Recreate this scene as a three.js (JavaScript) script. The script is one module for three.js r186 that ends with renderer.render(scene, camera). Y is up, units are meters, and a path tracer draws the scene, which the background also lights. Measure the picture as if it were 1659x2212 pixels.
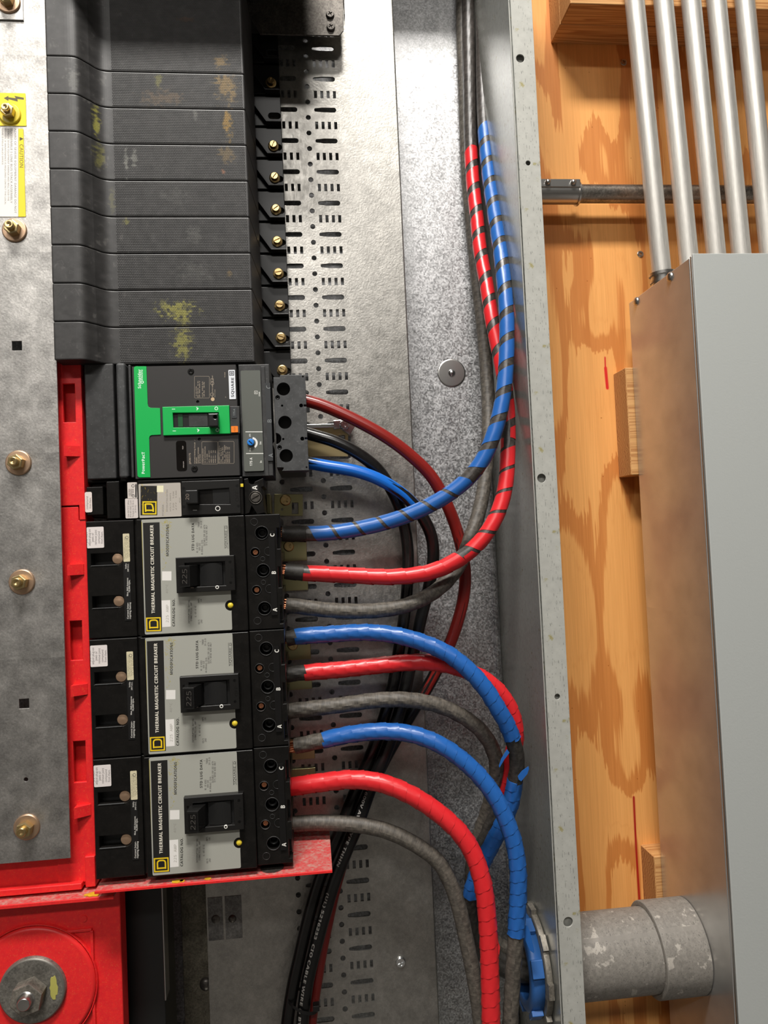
import * as THREE from 'three';
import { RoundedBoxGeometry } from 'three/addons/geometries/RoundedBoxGeometry.js';
import { mergeGeometries, mergeVertices, toCreasedNormals } from 'three/addons/utils/BufferGeometryUtils.js';
import { RectAreaLightUniformsLib } from 'three/addons/lights/RectAreaLightUniformsLib.js';

// ------------------------------------------------------------------ camera, light, exposure
const W = 1659, H = 2212, F = 1600, CAM = new THREE.Vector3(0, 1.5, 0.95);
const scene = new THREE.Scene();
scene.background = new THREE.Color(0x000000);
const camera = new THREE.PerspectiveCamera(2 * Math.atan(H / 2 / F) * 180 / Math.PI, W / H, 0.02, 20);
camera.position.copy(CAM);
camera.rotation.set(2.1332 * Math.PI / 180, -5.8825 * Math.PI / 180, -2.5364 * Math.PI / 180, 'YXZ');
camera.updateMatrixWorld(true);
const renderer = new THREE.WebGLRenderer({ antialias: true });
renderer.toneMapping = THREE.LinearToneMapping;
renderer.toneMappingExposure = 1.0;
renderer.shadowMap.enabled = true;
RectAreaLightUniformsLib.init();
const CEIL = 3.7;
// [x, y, z, length along x, width along z, intensity, label]
const LAMPS = [
  [-0.12, 3.42, 1.2, 0.66, 0.28, 122, 'white strip light with two glowing tubes hanging in front of the electrical panel'],
  [-0.7, 3.5, 3.2, 2.4, 0.3, 28, 'white strip light hanging further out over the middle of the room'],
];

// ------------------------------------------------------------------ helpers
const V3 = (x, y, z) => new THREE.Vector3(x, y, z), V2 = (x, y) => new THREE.Vector2(x, y);
function pt(px, py, z) {                                   // the point at depth z that the photograph shows at px, py
  const d = V3(px - W / 2, H / 2 - py, -F).applyQuaternion(camera.quaternion);
  return CAM.clone().addScaledVector(d, (z - CAM.z) / d.z);
}
function px(v) { const c = v.clone().sub(CAM).applyQuaternion(camera.quaternion.clone().invert()); return [W / 2 + F * c.x / -c.z, H / 2 - F * c.y / -c.z]; }
let seed = 7;
const rnd = () => { seed = (seed + 0x6d2b79f5) | 0; let t = Math.imul(seed ^ (seed >>> 15), 1 | seed); t = (t + Math.imul(t ^ (t >>> 7), 61 | t)) ^ t; return ((t ^ (t >>> 14)) >>> 0) / 4294967296; };
const names = new Map(), origin = new Map();
function numbered(n) { const k = names.get(n) ?? 0; names.set(n, k + 1); return k ? n + '_' + String(k).padStart(3, '0') : n; }
function thing(name, label, category, at, group) {
  const o = new THREE.Group(); o.name = numbered(name); o.position.copy(at); o.userData = { label, category };
  if (group) o.userData.group = group;
  origin.set(o, at.clone()); scene.add(o); return o;
}
const partsOf = new Map();
function mesh(parent, name, geo, mat, label) {             // geo in world coordinates
  const at = parent === scene ? V3(0, 0, 0) : origin.get(parent), m = new THREE.Mesh(geo, mat);
  geo.computeBoundingBox(); const c = geo.boundingBox.getCenter(V3(0, 0, 0));
  geo.translate(-c.x, -c.y, -c.z); m.position.copy(c).sub(at);
  m.name = parent === scene ? numbered(name) : name; m.castShadow = m.receiveShadow = true;
  if (label) m.userData.label = label;
  origin.set(m, c); parent.add(m); return m;
}
function structure(name, geo, mat) { const m = mesh(scene, name, geo, mat); m.userData.kind = 'structure'; return m; }
function single(name, label, category, geo, mat, group) { const m = mesh(scene, name, geo, mat); Object.assign(m.userData, { label, category }); if (group) m.userData.group = group; return m; }
function duplicate(root, dx, dy, label) { const r = root.clone(); r.name = numbered(root.name.replace(/_\d{3}$/, '')); r.position.x += dx; r.position.y += dy; r.userData = { ...root.userData }; if (label) r.userData.label = label; scene.add(r); return r; }
function uvm(geo, s = 1) {                                 // uv in metres / s, by the way each face points
  const g = geo.index ? geo.toNonIndexed() : geo, p = g.attributes.position, n = g.attributes.normal, uv = new Float32Array(p.count * 2);
  for (let i = 0; i < p.count; i++) {
    const ax = Math.abs(n.getX(i)), ay = Math.abs(n.getY(i)), az = Math.abs(n.getZ(i)), x = p.getX(i), y = p.getY(i), z = p.getZ(i);
    const [u, v] = az >= ax && az >= ay ? [x, y] : ax >= ay ? [z, y] : [x, z];
    uv[2 * i] = u / s; uv[2 * i + 1] = v / s;
  }
  g.setAttribute('uv', new THREE.BufferAttribute(uv, 2)); return g;
}
function uvRect(geo, x0, y0, x1, y1) {                     // uv 0..1 over the rectangle on the xy plane
  const g = geo.index ? geo.toNonIndexed() : geo, p = g.attributes.position, uv = new Float32Array(p.count * 2);
  for (let i = 0; i < p.count; i++) { uv[2 * i] = (p.getX(i) - x0) / (x1 - x0); uv[2 * i + 1] = (p.getY(i) - y0) / (y1 - y0); }
  g.setAttribute('uv', new THREE.BufferAttribute(uv, 2)); return g;
}
function boxW(x0, x1, y0, y1, z0, z1, r = 0.0006, seg = 2) {
  const w = Math.abs(x1 - x0), h = Math.abs(y1 - y0), d = Math.abs(z1 - z0), rr = Math.min(r, w * 0.45, h * 0.45, d * 0.45);
  const g = rr > 0 ? new RoundedBoxGeometry(w, h, d, seg, rr) : new THREE.BoxGeometry(w, h, d);
  return uvm(g.translate((x0 + x1) / 2, (y0 + y1) / 2, (z0 + z1) / 2), 0.2);
}
function boxP(a, b, zf, depth, r) { const p = pt(a[0], a[1], zf), q = pt(b[0], b[1], zf); return boxW(p.x, q.x, q.y, p.y, zf - depth, zf, r); }
function flat(points, z0, depth, bevel = 0, holes = []) {  // outline in world x, y, from z0 to z0 + depth
  const s = new THREE.Shape(points.map((p) => V2(p.x, p.y)));
  for (const h of holes) s.holes.push(h);
  return uvm(new THREE.ExtrudeGeometry(s, { depth: depth - 2 * bevel, bevelEnabled: bevel > 0, bevelSize: bevel, bevelThickness: bevel, bevelOffset: -bevel, bevelSegments: 2, curveSegments: 20 }).translate(0, 0, z0 + bevel), 0.2);
}
const flatP = (list, zf, depth, bevel, holes) => flat(list.map(([a, b]) => pt(a, b, zf)), zf - depth, depth, bevel, holes);
const hole = (c, r) => new THREE.Path().absarc(c.x, c.y, r, 0, Math.PI * 2, true);
function cylZ(c, r, z0, z1, seg = 28, r2 = r) { return uvm(new THREE.CylinderGeometry(r2, r, z1 - z0, seg).rotateX(Math.PI / 2).translate(c.x, c.y, (z0 + z1) / 2), 0.2); }
function cylX(x0, x1, y, z, r, seg = 40) { return uvm(new THREE.CylinderGeometry(r, r, x1 - x0, seg).rotateZ(Math.PI / 2).translate((x0 + x1) / 2, y, z), 0.2); }
function latheZ(c, z0, profile, seg = 28) { return uvm(new THREE.LatheGeometry(profile.map(([r, z]) => V2(r, z)), seg).rotateX(Math.PI / 2).translate(c.x, c.y, z0), 0.2); }
function latheX(x0, y, z, profile, seg = 48) { return uvm(new THREE.LatheGeometry(profile.map(([r, t]) => V2(r, t)), seg).rotateZ(-Math.PI / 2).translate(x0, y, z), 0.2); }
const ringZ = (c, r0, r1, z0, z1, seg = 28) => latheZ(c, z0, [[r0, 0], [r1, 0], [r1, z1 - z0], [r0, z1 - z0], [r0, 0]], seg);
const join = (list) => { const l = list.map((g) => g.index ? g.toNonIndexed() : g); for (const g of l) for (const k of Object.keys(g.attributes)) if (!['position', 'normal', 'uv'].includes(k)) g.deleteAttribute(k); return mergeGeometries(l); };

// screw head with a real driver recess: kind 'cross' or 'slot'
function screwHead(c, r, z0, h, kind, turn = 0, dp = Math.min(0.0013, h * 0.5)) {
  const rt = r * 0.8, arm = rt * (kind === 'slot' ? 0.94 : 0.66), t = Math.max(0.00045, r * 0.13), p = new THREE.Path(), cs = Math.cos(turn), sn = Math.sin(turn);
  const q = kind === 'slot' ? [[arm, t], [-arm, t], [-arm, -t], [arm, -t]] : [[arm, t], [t, t], [t, arm], [-t, arm], [-t, t], [-arm, t], [-arm, -t], [-t, -t], [-t, -arm], [t, -arm], [t, -t], [arm, -t]];
  q.forEach(([x, y], i) => p[i ? 'lineTo' : 'moveTo'](c.x + x * cs - y * sn, c.y + x * sn + y * cs));
  const s = new THREE.Shape().absarc(c.x, c.y, rt, 0, Math.PI * 2, false); s.holes.push(p);
  const top = uvm(new THREE.ExtrudeGeometry(s, { depth: dp, bevelEnabled: false, curveSegments: 20 }).translate(0, 0, z0 + h - dp), 0.2);
  return join([latheZ(c, z0, [[0, h - dp], [rt * 0.96, h - dp], [rt, h - dp * 0.15], [r * 0.93, h * 0.55], [r, 0]]), top]);
}

// ------------------------------------------------------------------ textures
function lattice(n) { const a = new Float32Array(n * n); for (let i = 0; i < a.length; i++) a[i] = rnd(); return (x, y) => {
  const xi = Math.floor(x), yi = Math.floor(y), fx = x - xi, fy = y - yi, u = fx * fx * (3 - 2 * fx), v = fy * fy * (3 - 2 * fy), m = (k) => ((k % n) + n) % n;
  const A = a[m(yi) * n + m(xi)], B = a[m(yi) * n + m(xi + 1)], C = a[m(yi + 1) * n + m(xi)], D = a[m(yi + 1) * n + m(xi + 1)];
  return (A + (B - A) * u) * (1 - v) + (C + (D - C) * u) * v; }; }
const N1 = lattice(256), N2 = lattice(256);
const fbm = (x, y, o = 4) => { let s = 0, a = 0.5, t = 0; for (let i = 0; i < o; i++) { s += a * (i % 2 ? N2 : N1)(x, y); t += a; x *= 2; y *= 2; a *= 0.5; } return s / t; };
const clamp = (x, a = 0, b = 1) => Math.min(b, Math.max(a, x)), mix = (a, b, t) => a + (b - a) * t, smooth = (a, b, x) => { const t = clamp((x - a) / (b - a)); return t * t * (3 - 2 * t); };
function pixelTexture(w, h, fn, srgb = true, repeat = true) {
  const d = new Uint8Array(w * h * 4);
  for (let y = 0; y < h; y++) for (let x = 0; x < w; x++) { const c = fn(x, y, w, h), i = (y * w + x) * 4; if (typeof c === 'number') d[i] = d[i + 1] = d[i + 2] = clamp(c) * 255; else { d[i] = clamp(c[0]) * 255; d[i + 1] = clamp(c[1]) * 255; d[i + 2] = clamp(c[2]) * 255; } d[i + 3] = 255; }
  const t = new THREE.DataTexture(d, w, h); t.magFilter = THREE.LinearFilter; t.minFilter = THREE.LinearMipmapLinearFilter; t.generateMipmaps = true;
  if (repeat) t.wrapS = t.wrapT = THREE.RepeatWrapping; if (srgb) t.colorSpace = THREE.SRGBColorSpace; t.needsUpdate = true; return t;
}
const canvasOf = (w, h) => { const c = document.createElement('canvas'); c.width = w; c.height = h; return c; };
function canvasTexture(c) { const t = new THREE.CanvasTexture(c); t.colorSpace = THREE.SRGBColorSpace; return t; }
const col = (r, g, b) => new THREE.Color().setRGB(r, g, b);
const std = (o) => new THREE.MeshStandardMaterial(o);
const phys = (o) => new THREE.MeshPhysicalMaterial(o);

// galvanised steel: spangle, stains, fine scratches
const T = 256;                                              // lattice period: pattern sizes divide it
const spangle = pixelTexture(512, 512, (x, y) => { const s = 128 / 512, a = N1(x * s * 1, y * s * 1), b = N2(x * s * 2, y * s * 2), c = fbm(x * s * 0.125, y * s * 0.125, 3); const v = 0.74 + (a - 0.5) * 0.22 + (b - 0.5) * 0.10 + (c - 0.5) * 0.12; return [v, v * 1.0, v * 1.005]; });
const spangleRough = pixelTexture(512, 512, (x, y) => { const s = 128 / 512, a = N1(x * s * 1, y * s * 1), c = fbm(x * s * 0.25, y * s * 0.25, 3); return 0.46 + (a - 0.5) * 0.22 + (c - 0.5) * 0.2; }, false);
const sheetMap = pixelTexture(512, 512, (x, y) => { const s = 64 / 512, a = fbm(x * s, y * s * 1, 4), b = fbm(x * s * 0.25 + 9, y * s * 0.25, 4), c = N2(x * 0.5, y * 0.5); const v = 0.76 + (a - 0.5) * 0.10 + (b - 0.5) * 0.12 + (c - 0.5) * 0.06; return [v, v * 0.99, v * 0.97]; });
const sheetRough = pixelTexture(512, 512, (x, y) => { const s = 64 / 512, a = fbm(x * s * 2, y * s * 0.5, 4), b = fbm(x * s * 0.5, y * s * 0.5, 4); return 0.42 + (a - 0.5) * 0.12 + (b - 0.5) * 0.14; }, false);
const softMap = pixelTexture(256, 256, (x, y) => { const v = 0.9 + (fbm(x * 0.03125, y * 0.03125, 3) - 0.5) * 0.12; return [v, v, v]; });
const fineBump = pixelTexture(512, 512, (x, y) => fbm(x * 0.25, y * 0.25, 3), false);
const dullMap = pixelTexture(512, 512, (x, y) => { const s = 64 / 512, a = fbm(x * s * 2, y * s * 2, 4), b = fbm(x * s * 0.25, y * s * 0.25, 3), c = N1(x * 0.5, y * 0.5); const v = 0.66 + (a - 0.5) * 0.3 + (b - 0.5) * 0.28 + (c - 0.5) * 0.08; return [v, v * 0.985, v * 0.965]; });
const coverMap = pixelTexture(512, 512, (x, y) => { const s = 64 / 512, a = fbm(x * s * 2, y * s * 2, 4), b = fbm(x * s * 0.25, y * s * 0.25, 3), c = N1(x * 0.5, y * 0.5); const v = 0.70 + (a - 0.5) * 0.13 + (b - 0.5) * 0.24 + (c - 0.5) * 0.08; return [v, v * 0.985, v * 0.965]; });
const blackMap = pixelTexture(512, 512, (x, y) => { const s = 64 / 512, a = fbm(x * s * 0.5, y * s * 0.5, 5), b = fbm(x * s * 2 + 17, y * s * 2, 4), c = N2(x * 0.5 + 31, y * 0.5); const v = 0.16 + (a - 0.5) * 0.08 + smooth(0.62, 0.82, b) * 0.05 + (c > 0.99 ? 0.16 : 0); return [v, v * 0.98, v * 0.96]; });
const dustMap = pixelTexture(512, 512, (x, y) => { const s = 64 / 512, a = fbm(x * s, y * s, 5), b = fbm(x * s * 4, y * s * 0.5, 3); const v = 0.36 + (a - 0.5) * 0.22 + (b - 0.5) * 0.14; return [v * 1.03, v * 0.99, v * 0.93]; });
const paintMap = pixelTexture(512, 512, (x, y) => { const s = 64 / 512, a = fbm(x * s, y * s, 5), b = fbm(x * s * 3 + 5, y * s * 0.25, 3), k = smooth(0.745, 0.80, fbm(x * s * 1.5 + 40, y * s * 0.75, 4)); const v = 0.78 + (a - 0.5) * 0.09 - smooth(0.74, 0.86, b) * 0.12; return [mix(v, 0.62, k * 0.7), mix(v * 1.0, 0.56, k * 0.7), mix(v * 0.97, 0.40, k * 0.7)]; });
const dustyYellow = pixelTexture(128, 128, (x, y) => { const a = fbm(x * 0.125, y * 0.125, 4); return [0.86 + (a - 0.5) * 0.2, 0.70 + (a - 0.5) * 0.4, 0.13]; });
const wornMap = pixelTexture(512, 1024, (x, y) => { const a = fbm(x * 0.0625, y * 0.03125, 5), sc = smooth(0.74, 0.86, fbm(x * 0.5 + 5, y * 0.03125, 3)), sc2 = smooth(0.80, 0.9, fbm(x * 0.25 + 70 + y * 0.03, y * 0.0625, 3)), k = smooth(0.74, 0.86, fbm(x * 0.03125 + 40, y * 0.015625, 5) + (N2(x * 0.5, y * 0.5) - 0.5) * 0.1); const v = 0.86 + (a - 0.5) * 0.09 - sc * 0.3 - sc2 * 0.25; return [mix(v, 0.74, k), mix(v, 0.70, k), mix(v * 0.97, 0.48, k)]; });
const redMap = pixelTexture(512, 512, (x, y) => { const s = 64 / 512, a = fbm(x * s, y * s, 4), k = smooth(0.7, 0.8, fbm(x * s * 4 + 11, y * s * 4, 4)); return [0.93 + (a - 0.5) * 0.08, 0.16 + k * 0.2 + (a - 0.5) * 0.05, 0.17 + k * 0.05]; });
const dustyRed = pixelTexture(512, 512, (x, y) => { const s = 64 / 512, a = fbm(x * s, y * s, 5), b = N2(x * 0.25, y * 0.25), k = clamp(0.45 + (a - 0.5) * 1.5 + (b - 0.5) * 0.3); return [mix(0.80, 0.74, k), mix(0.25, 0.57, k), mix(0.25, 0.52, k)]; });

const M = {
  pan: std({ map: sheetMap, color: col(0.8, 0.79, 0.77), roughnessMap: sheetRough, roughness: 1, metalness: 0.97, bumpMap: fineBump, bumpScale: 0.00012 }),
  galv: std({ map: spangle, roughnessMap: spangleRough, roughness: 1, metalness: 0.93 }),
  busCover: std({ map: coverMap, color: col(1.05, 1.05, 1.05), roughness: 0.47, metalness: 0.97, bumpMap: fineBump, bumpScale: 0.00008 }),
  boxPaint: phys({ map: paintMap, color: col(0.62, 0.63, 0.62), roughness: 0.25, metalness: 0.45 }),
  flange: std({ map: wornMap, color: col(0.68, 0.68, 0.67), roughness: 0.5, metalness: 0.1 }),
  cabinet: phys({ color: col(0.47, 0.49, 0.475), roughness: 0.38, metalness: 0.0, bumpMap: fineBump, bumpScale: 0.00006 }),
  cabinetSide: phys({ color: col(0.72, 0.71, 0.69), map: softMap, roughness: 0.27, metalness: 0.75 }),
  black: phys({ map: blackMap, color: col(0.32, 0.30, 0.28), roughness: 0.3, specularIntensity: 0.65 }),
  blackSmooth: std({ color: col(0.012, 0.012, 0.012), roughness: 0.35 }),
  blackGloss: std({ color: col(0.010, 0.0098, 0.0095), roughness: 0.22 }),
  charcoal: std({ map: blackMap, color: col(1.5, 1.55, 1.62), roughness: 0.5 }),
  greyPlastic: std({ map: blackMap, color: col(2.3, 2.45, 2.6), roughness: 0.55 }),
  red: std({ map: redMap, roughness: 0.42 }),
  redDust: std({ map: dustyRed, roughness: 0.85 }),
  redEdge: std({ map: redMap, color: col(1, 0.9, 0.9), roughness: 0.6 }),
  brass: std({ color: col(0.72, 0.52, 0.24), roughness: 0.3, metalness: 1 }),
  zincYellow: std({ color: col(0.66, 0.52, 0.27), roughness: 0.35, metalness: 1 }),
  washer: std({ color: col(0.62, 0.42, 0.28), roughness: 0.42, metalness: 0.9 }),
  chromate: phys({ color: col(0.45, 0.42, 0.22), roughness: 0.35, metalness: 0.95, iridescence: 0.6, iridescenceIOR: 1.6, iridescenceThicknessRange: [200, 420] }),
  steel: std({ color: col(0.55, 0.54, 0.52), roughness: 0.3, metalness: 1 }),
  darkSteel: std({ map: dullMap, color: col(0.32, 0.30, 0.28), roughness: 0.4, metalness: 0.7 }),
  bright: std({ color: col(0.8, 0.82, 0.83), roughness: 0.18, metalness: 1 }),
  copper: std({ color: col(0.75, 0.32, 0.17), roughness: 0.35, metalness: 1 }),
  conduit: std({ map: sheetMap, color: col(1.2, 1.19, 1.16), roughness: 0.46, metalness: 0.6 }),
  conduitDark: std({ map: dullMap, color: col(0.7, 0.67, 0.62), roughness: 0.36, metalness: 0.9 }),
  pvc: null, rubber: null,
  green: col(0.0, 0.42, 0.085),
  bushing: std({ color: col(0.03, 0.12, 0.36), roughness: 0.4 }),
  locknut: std({ map: dullMap, color: col(0.55, 0.52, 0.46), roughness: 0.5, metalness: 0.5 }),
  orange: std({ color: col(0.9, 0.22, 0.01), roughness: 0.4 }),
  blueDial: std({ color: col(0.02, 0.22, 0.72), roughness: 0.35 }),
  yellow: std({ color: col(0.78, 0.6, 0.04), roughness: 0.35 }),
  tapeRed: std({ color: col(0.72, 0.022, 0.028), roughness: 0.33 }),
  tapeBlue: std({ color: col(0.018, 0.12, 0.42), roughness: 0.33 }),
  tapeBlack: std({ map: dustMap, color: col(0.32, 0.31, 0.3), roughness: 0.55 }),
  cableDust: std({ map: dustMap, color: col(0.85, 0.81, 0.76), roughness: 0.55 }),
  cableBlack: std({ map: blackMap, color: col(0.4, 0.38, 0.38), roughness: 0.25 }),
  cableOld: std({ map: dustMap, color: col(0.5, 0.47, 0.48), roughness: 0.38 }),
  tie: std({ color: col(0.012, 0.012, 0.012), roughness: 0.4 }),
  white: std({ color: col(0.8, 0.8, 0.78), roughness: 0.5 }),
};
{
  const t = pixelTexture(512, 512, (x, y) => { const s = 64 / 512, a = fbm(x * s, y * s, 5), b = N2(x * 0.5, y * 0.5), c = fbm(x * 0.25, y * 0.25, 3), g = smooth(0.69, 0.72, fbm(x * s * 0.25 + 3, y * s * 0.25, 5) + (c - 0.5) * 0.12); const v = mix(0.62 + (c - 0.5) * 0.14, 0.80, g) + (a - 0.5) * 0.14 - smooth(0.68, 0.74, c) * 0.14 - (b > 0.95 ? 0.1 : 0); return [v, v * 0.965, v * 0.92]; });
  M.pvc = std({ map: t, color: col(0.72, 0.72, 0.71), roughness: 0.55 });
}

// labels: a canvas over a flat rectangle; draw() works in the pixels the lettering was measured in
function labelMat(x0, y0, x1, y1, z, ppm, draw, o = {}) {
  const cw = Math.min(2048, Math.max(16, Math.round((x1 - x0) * ppm))), ch = Math.min(2048, Math.max(16, Math.round((y1 - y0) * ppm))), c = canvasOf(cw, ch), g = c.getContext('2d');
  const mid = px(V3((x0 + x1) / 2, (y0 + y1) / 2, z)), to = (a, b) => { const p = pt(a, b, z); return [(p.x - x0) / (x1 - x0) * cw, (y1 - p.y) / (y1 - y0) * ch]; };
  const A = to(mid[0], mid[1]), X = to(mid[0] + 50, mid[1]), Y = to(mid[0], mid[1] + 50);
  const a = (X[0] - A[0]) / 50, b = (X[1] - A[1]) / 50, cc = (Y[0] - A[0]) / 50, d = (Y[1] - A[1]) / 50;
  g.fillStyle = o.bg ?? '#000'; g.fillRect(0, 0, cw, ch);
  g.setTransform(a, b, cc, d, A[0] - a * mid[0] - cc * mid[1], A[1] - b * mid[0] - d * mid[1]);
  draw(g);
  return std({ map: canvasTexture(c), roughness: o.roughness ?? 0.45, metalness: o.metalness ?? 0 });
}
// text turned a quarter, reading upwards (or downwards with down = true); x, y is the middle of the line; len fits its length
function vtext(g, s, x, y, size, o = {}) {
  g.save(); g.translate(x, y); g.rotate(o.down ? Math.PI / 2 : -Math.PI / 2 + (o.tilt ?? 0));
  g.font = (o.bold ? 'bold ' : '') + size + 'px ' + (o.font ?? 'sans-serif'); g.fillStyle = o.color ?? '#111'; g.textAlign = o.align ?? 'center'; g.textBaseline = 'middle';
  if (o.len) { const m = g.measureText(s).width; if (m > 0) g.scale(o.len / m, 1); }
  g.fillText(s, 0, 0); g.restore();
}
function sticker(parent, name, a, b, z, ppm, bg, draw, label, o = {}) {
  const p = pt(a[0], a[1], z), q = pt(b[0], b[1], z), mat = labelMat(p.x, q.y, q.x, p.y, z, ppm, draw, { bg, ...o });
  const r = o.r ?? 0.0008, s = new THREE.Shape(); s.moveTo(p.x + r, q.y); s.lineTo(q.x - r, q.y); s.quadraticCurveTo(q.x, q.y, q.x, q.y + r); s.lineTo(q.x, p.y - r); s.quadraticCurveTo(q.x, p.y, q.x - r, p.y); s.lineTo(p.x + r, p.y); s.quadraticCurveTo(p.x, p.y, p.x, p.y - r); s.lineTo(p.x, q.y + r); s.quadraticCurveTo(p.x, q.y, p.x + r, q.y);
  for (const h of o.holes ?? []) s.holes.push(h);
  const g = uvRect(new THREE.ExtrudeGeometry(s, { depth: o.t ?? 0.0003, bevelEnabled: false, curveSegments: 8 }).translate(0, 0, z - (o.t ?? 0.0003)), p.x, q.y, q.x, p.y);
  return mesh(parent, name, g, mat, label);
}

// ------------------------------------------------------------------ the room
const plaster = std({ color: col(0.42, 0.41, 0.39), roughness: 0.9 }), concrete = std({ map: dullMap, color: col(0.3, 0.29, 0.28), roughness: 0.8 });
const RX0 = -3.2, RX1 = 3.4, RZ1 = 6.5;
structure('wall_back', boxW(RX0, RX1, 0, CEIL, -0.13, -0.02, 0), plaster);
structure('wall_front', boxW(RX0, RX1, 0, CEIL, RZ1, RZ1 + 0.1, 0), plaster);
structure('wall_left', boxW(RX0 - 0.1, RX0, 0, CEIL, -0.13, RZ1 + 0.1, 0), plaster);
structure('wall_right', boxW(RX1, RX1 + 0.1, 0, CEIL, -0.13, RZ1 + 0.1, 0), plaster);
structure('floor', boxW(RX0 - 0.1, RX1 + 0.1, -0.1, 0, -0.13, RZ1 + 0.1, 0), concrete);
structure('ceiling', boxW(RX0 - 0.1, RX1 + 0.1, CEIL, CEIL + 0.1, -0.13, RZ1 + 0.1, 0), plaster);
for (const [x, y, z, L, w, I, label] of LAMPS) {
  const t = thing('strip_light', label, 'lamp', V3(x, y + 0.06, z), 'strip lights under the ceiling');
  mesh(t, 'housing', boxW(x - L / 2, x + L / 2, y + 0.012, y + 0.07, z - w / 2, z + w / 2, 0.004), M.white);
  for (const s of [-1, 1]) mesh(t, 'tube', uvm(new THREE.CapsuleGeometry(0.011, L - 0.08, 4, 16).rotateZ(Math.PI / 2).translate(x, y, z + s * w * 0.3), 1), std({ color: col(0.9, 0.9, 0.88), emissive: col(1, 0.97, 0.92), emissiveIntensity: 3 }));
  for (const s of [-1, 1]) mesh(t, 'hanger', boxW(x + s * L * 0.4 - 0.006, x + s * L * 0.4 + 0.006, y + 0.07, CEIL, z - 0.006, z + 0.006, 0.001), M.steel);
  const l = new THREE.RectAreaLight(new THREE.Color().setRGB(1, 0.965, 0.915), I, L, w); l.name = 'light'; l.position.set(0, -0.075, 0); l.rotation.x = -Math.PI / 2; t.add(l);
}

// ------------------------------------------------------------------ plywood board
{
  const x0 = 0.22, x1 = 1.1, y0 = 0.72, y1 = 2.7, w = 1024, h = 2048, knots = [[1284, 338, 0.045, 1.0], [1270, 690, 0.03, 0.5], [1310, 1300, 0.05, 0.6], [1350, 1640, 0.04, 0.8]].map(([a, b, r, k]) => { const p = pt(a, b, 0); return [p.x, p.y, r, k]; });
  const c = canvasOf(w, h), g = c.getContext('2d'), im = g.createImageData(w, h);
  for (let j = 0; j < h; j++) for (let i = 0; i < w; i++) {
    const x = x0 + (x1 - x0) * i / w, y = y1 - (y1 - y0) * j / h;
    let f = fbm(x * 10 + 1.2, y * 1.9 + 5.3, 3) * 4.6 + fbm(x * 28, y * 3.6 + 20, 3) * 0.7;
    for (const [kx, ky, r, k] of knots) f += k * Math.exp(-(((x - kx) / r) ** 2 + ((y - ky) / (r * 1.9)) ** 2));
    const fray = (N1(x * 700, y * 22) - 0.5) * 0.13 + (N2(x * 260, y * 9) - 0.5) * 0.09;
    const v = f + fray - Math.floor(f + fray), dark = smooth(0.0, 0.03, v) * (1 - smooth(0.24, 0.34, v)) * 0.9 + smooth(0.04, 0, Math.abs(v - 0.5)) * 0.12, line = 0;
    const grain = (N1(x * 1500 + 7, y * 22) - 0.5) * 0.05 + (fbm(x * 60, y * 4, 3) - 0.5) * 0.06, k = clamp(dark * 0.85 + line), o = (j * w + i) * 4;
    const sp = N2(x * 420 + 3, y * 420) > 0.988 && N1(x * 37, y * 37) > 0.6 ? 0.3 : 0;
    im.data[o] = clamp(mix(0.935, 0.79, k) + grain - sp) * 255; im.data[o + 1] = clamp(mix(0.665, 0.475, k) + grain - sp) * 255; im.data[o + 2] = clamp(mix(0.375, 0.215, k) + grain * 0.8 - sp) * 255; im.data[o + 3] = 255;
  }
  g.putImageData(im, 0, 0);
  const cv = (a, b) => { const p = pt(a, b, 0); return [(p.x - x0) / (x1 - x0) * w, (y1 - p.y) / (y1 - y0) * h]; };
  const stroke = (list, lw, st) => { g.strokeStyle = st; g.lineWidth = lw; g.lineCap = 'round'; g.beginPath(); list.forEach((p, i) => g[i ? 'lineTo' : 'moveTo'](...cv(...p))); g.stroke(); };
  stroke([[1307, 772], [1308, 800]], 2, '#c8201c'); stroke([[1308, 795], [1312, 838]], 4.5, '#d8241e'); stroke([[1369, 1722], [1374, 1830], [1382, 1955]], 3, '#a81f14');
  const t = canvasTexture(c), m = std({ map: t, roughness: 0.5, bumpMap: fineBump, bumpScale: 0.0001 });
  const b = thing('plywood_board', 'orange varnished plywood backboard behind the panel and the conduits', 'plywood', V3((x0 + x1) / 2, y0, -0.009));
  mesh(b, 'sheet', uvRect(boxW(x0, x1, y0, y1, -0.018, 0, 0.001), x0, y0, x1, y1), m);
  for (const [a, q] of [[1347, 135], [1383, 549]]) mesh(b, 'screw', screwHead(pt(a, q, 0), 0.0047, -0.0006, 0.0022, 'cross', 0.6, 0.0016), M.steel, 'small cross head screw');
}

// ------------------------------------------------------------------ panel enclosure: back, right side, flange
const ZB = 0.005, ZF = 0.182, XS = 0.2413, XL = -0.52, ZPAN = 0.075;
const YTOP = pt(940, 45, ZB).y + 0.15, YBOT = 0.72;
const enclosure = thing('panel_enclosure', 'open grey steel electrical panel box with galvanised back and drilled front flange', 'enclosure', V3(0, YBOT, ZB));
mesh(enclosure, 'back_panel', boxW(XL, XS, YBOT, YTOP, 0.0005, ZB, 0), M.galv, 'galvanised back sheet');
mesh(enclosure, 'side_wall', boxW(XS, XS + 0.0016, YBOT, YTOP, ZB, ZF, 0), M.boxPaint, 'glossy grey painted side wall');
mesh(enclosure, 'corner_bend', uvm(new THREE.CylinderGeometry(0.008, 0.008, YTOP - YBOT, 10, 1, true, 0, Math.PI / 2).translate(0, 0, 0).rotateY(0).translate(XS - 0.008, (YTOP + YBOT) / 2, ZB + 0.0005), 0.2), M.galv);
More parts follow.
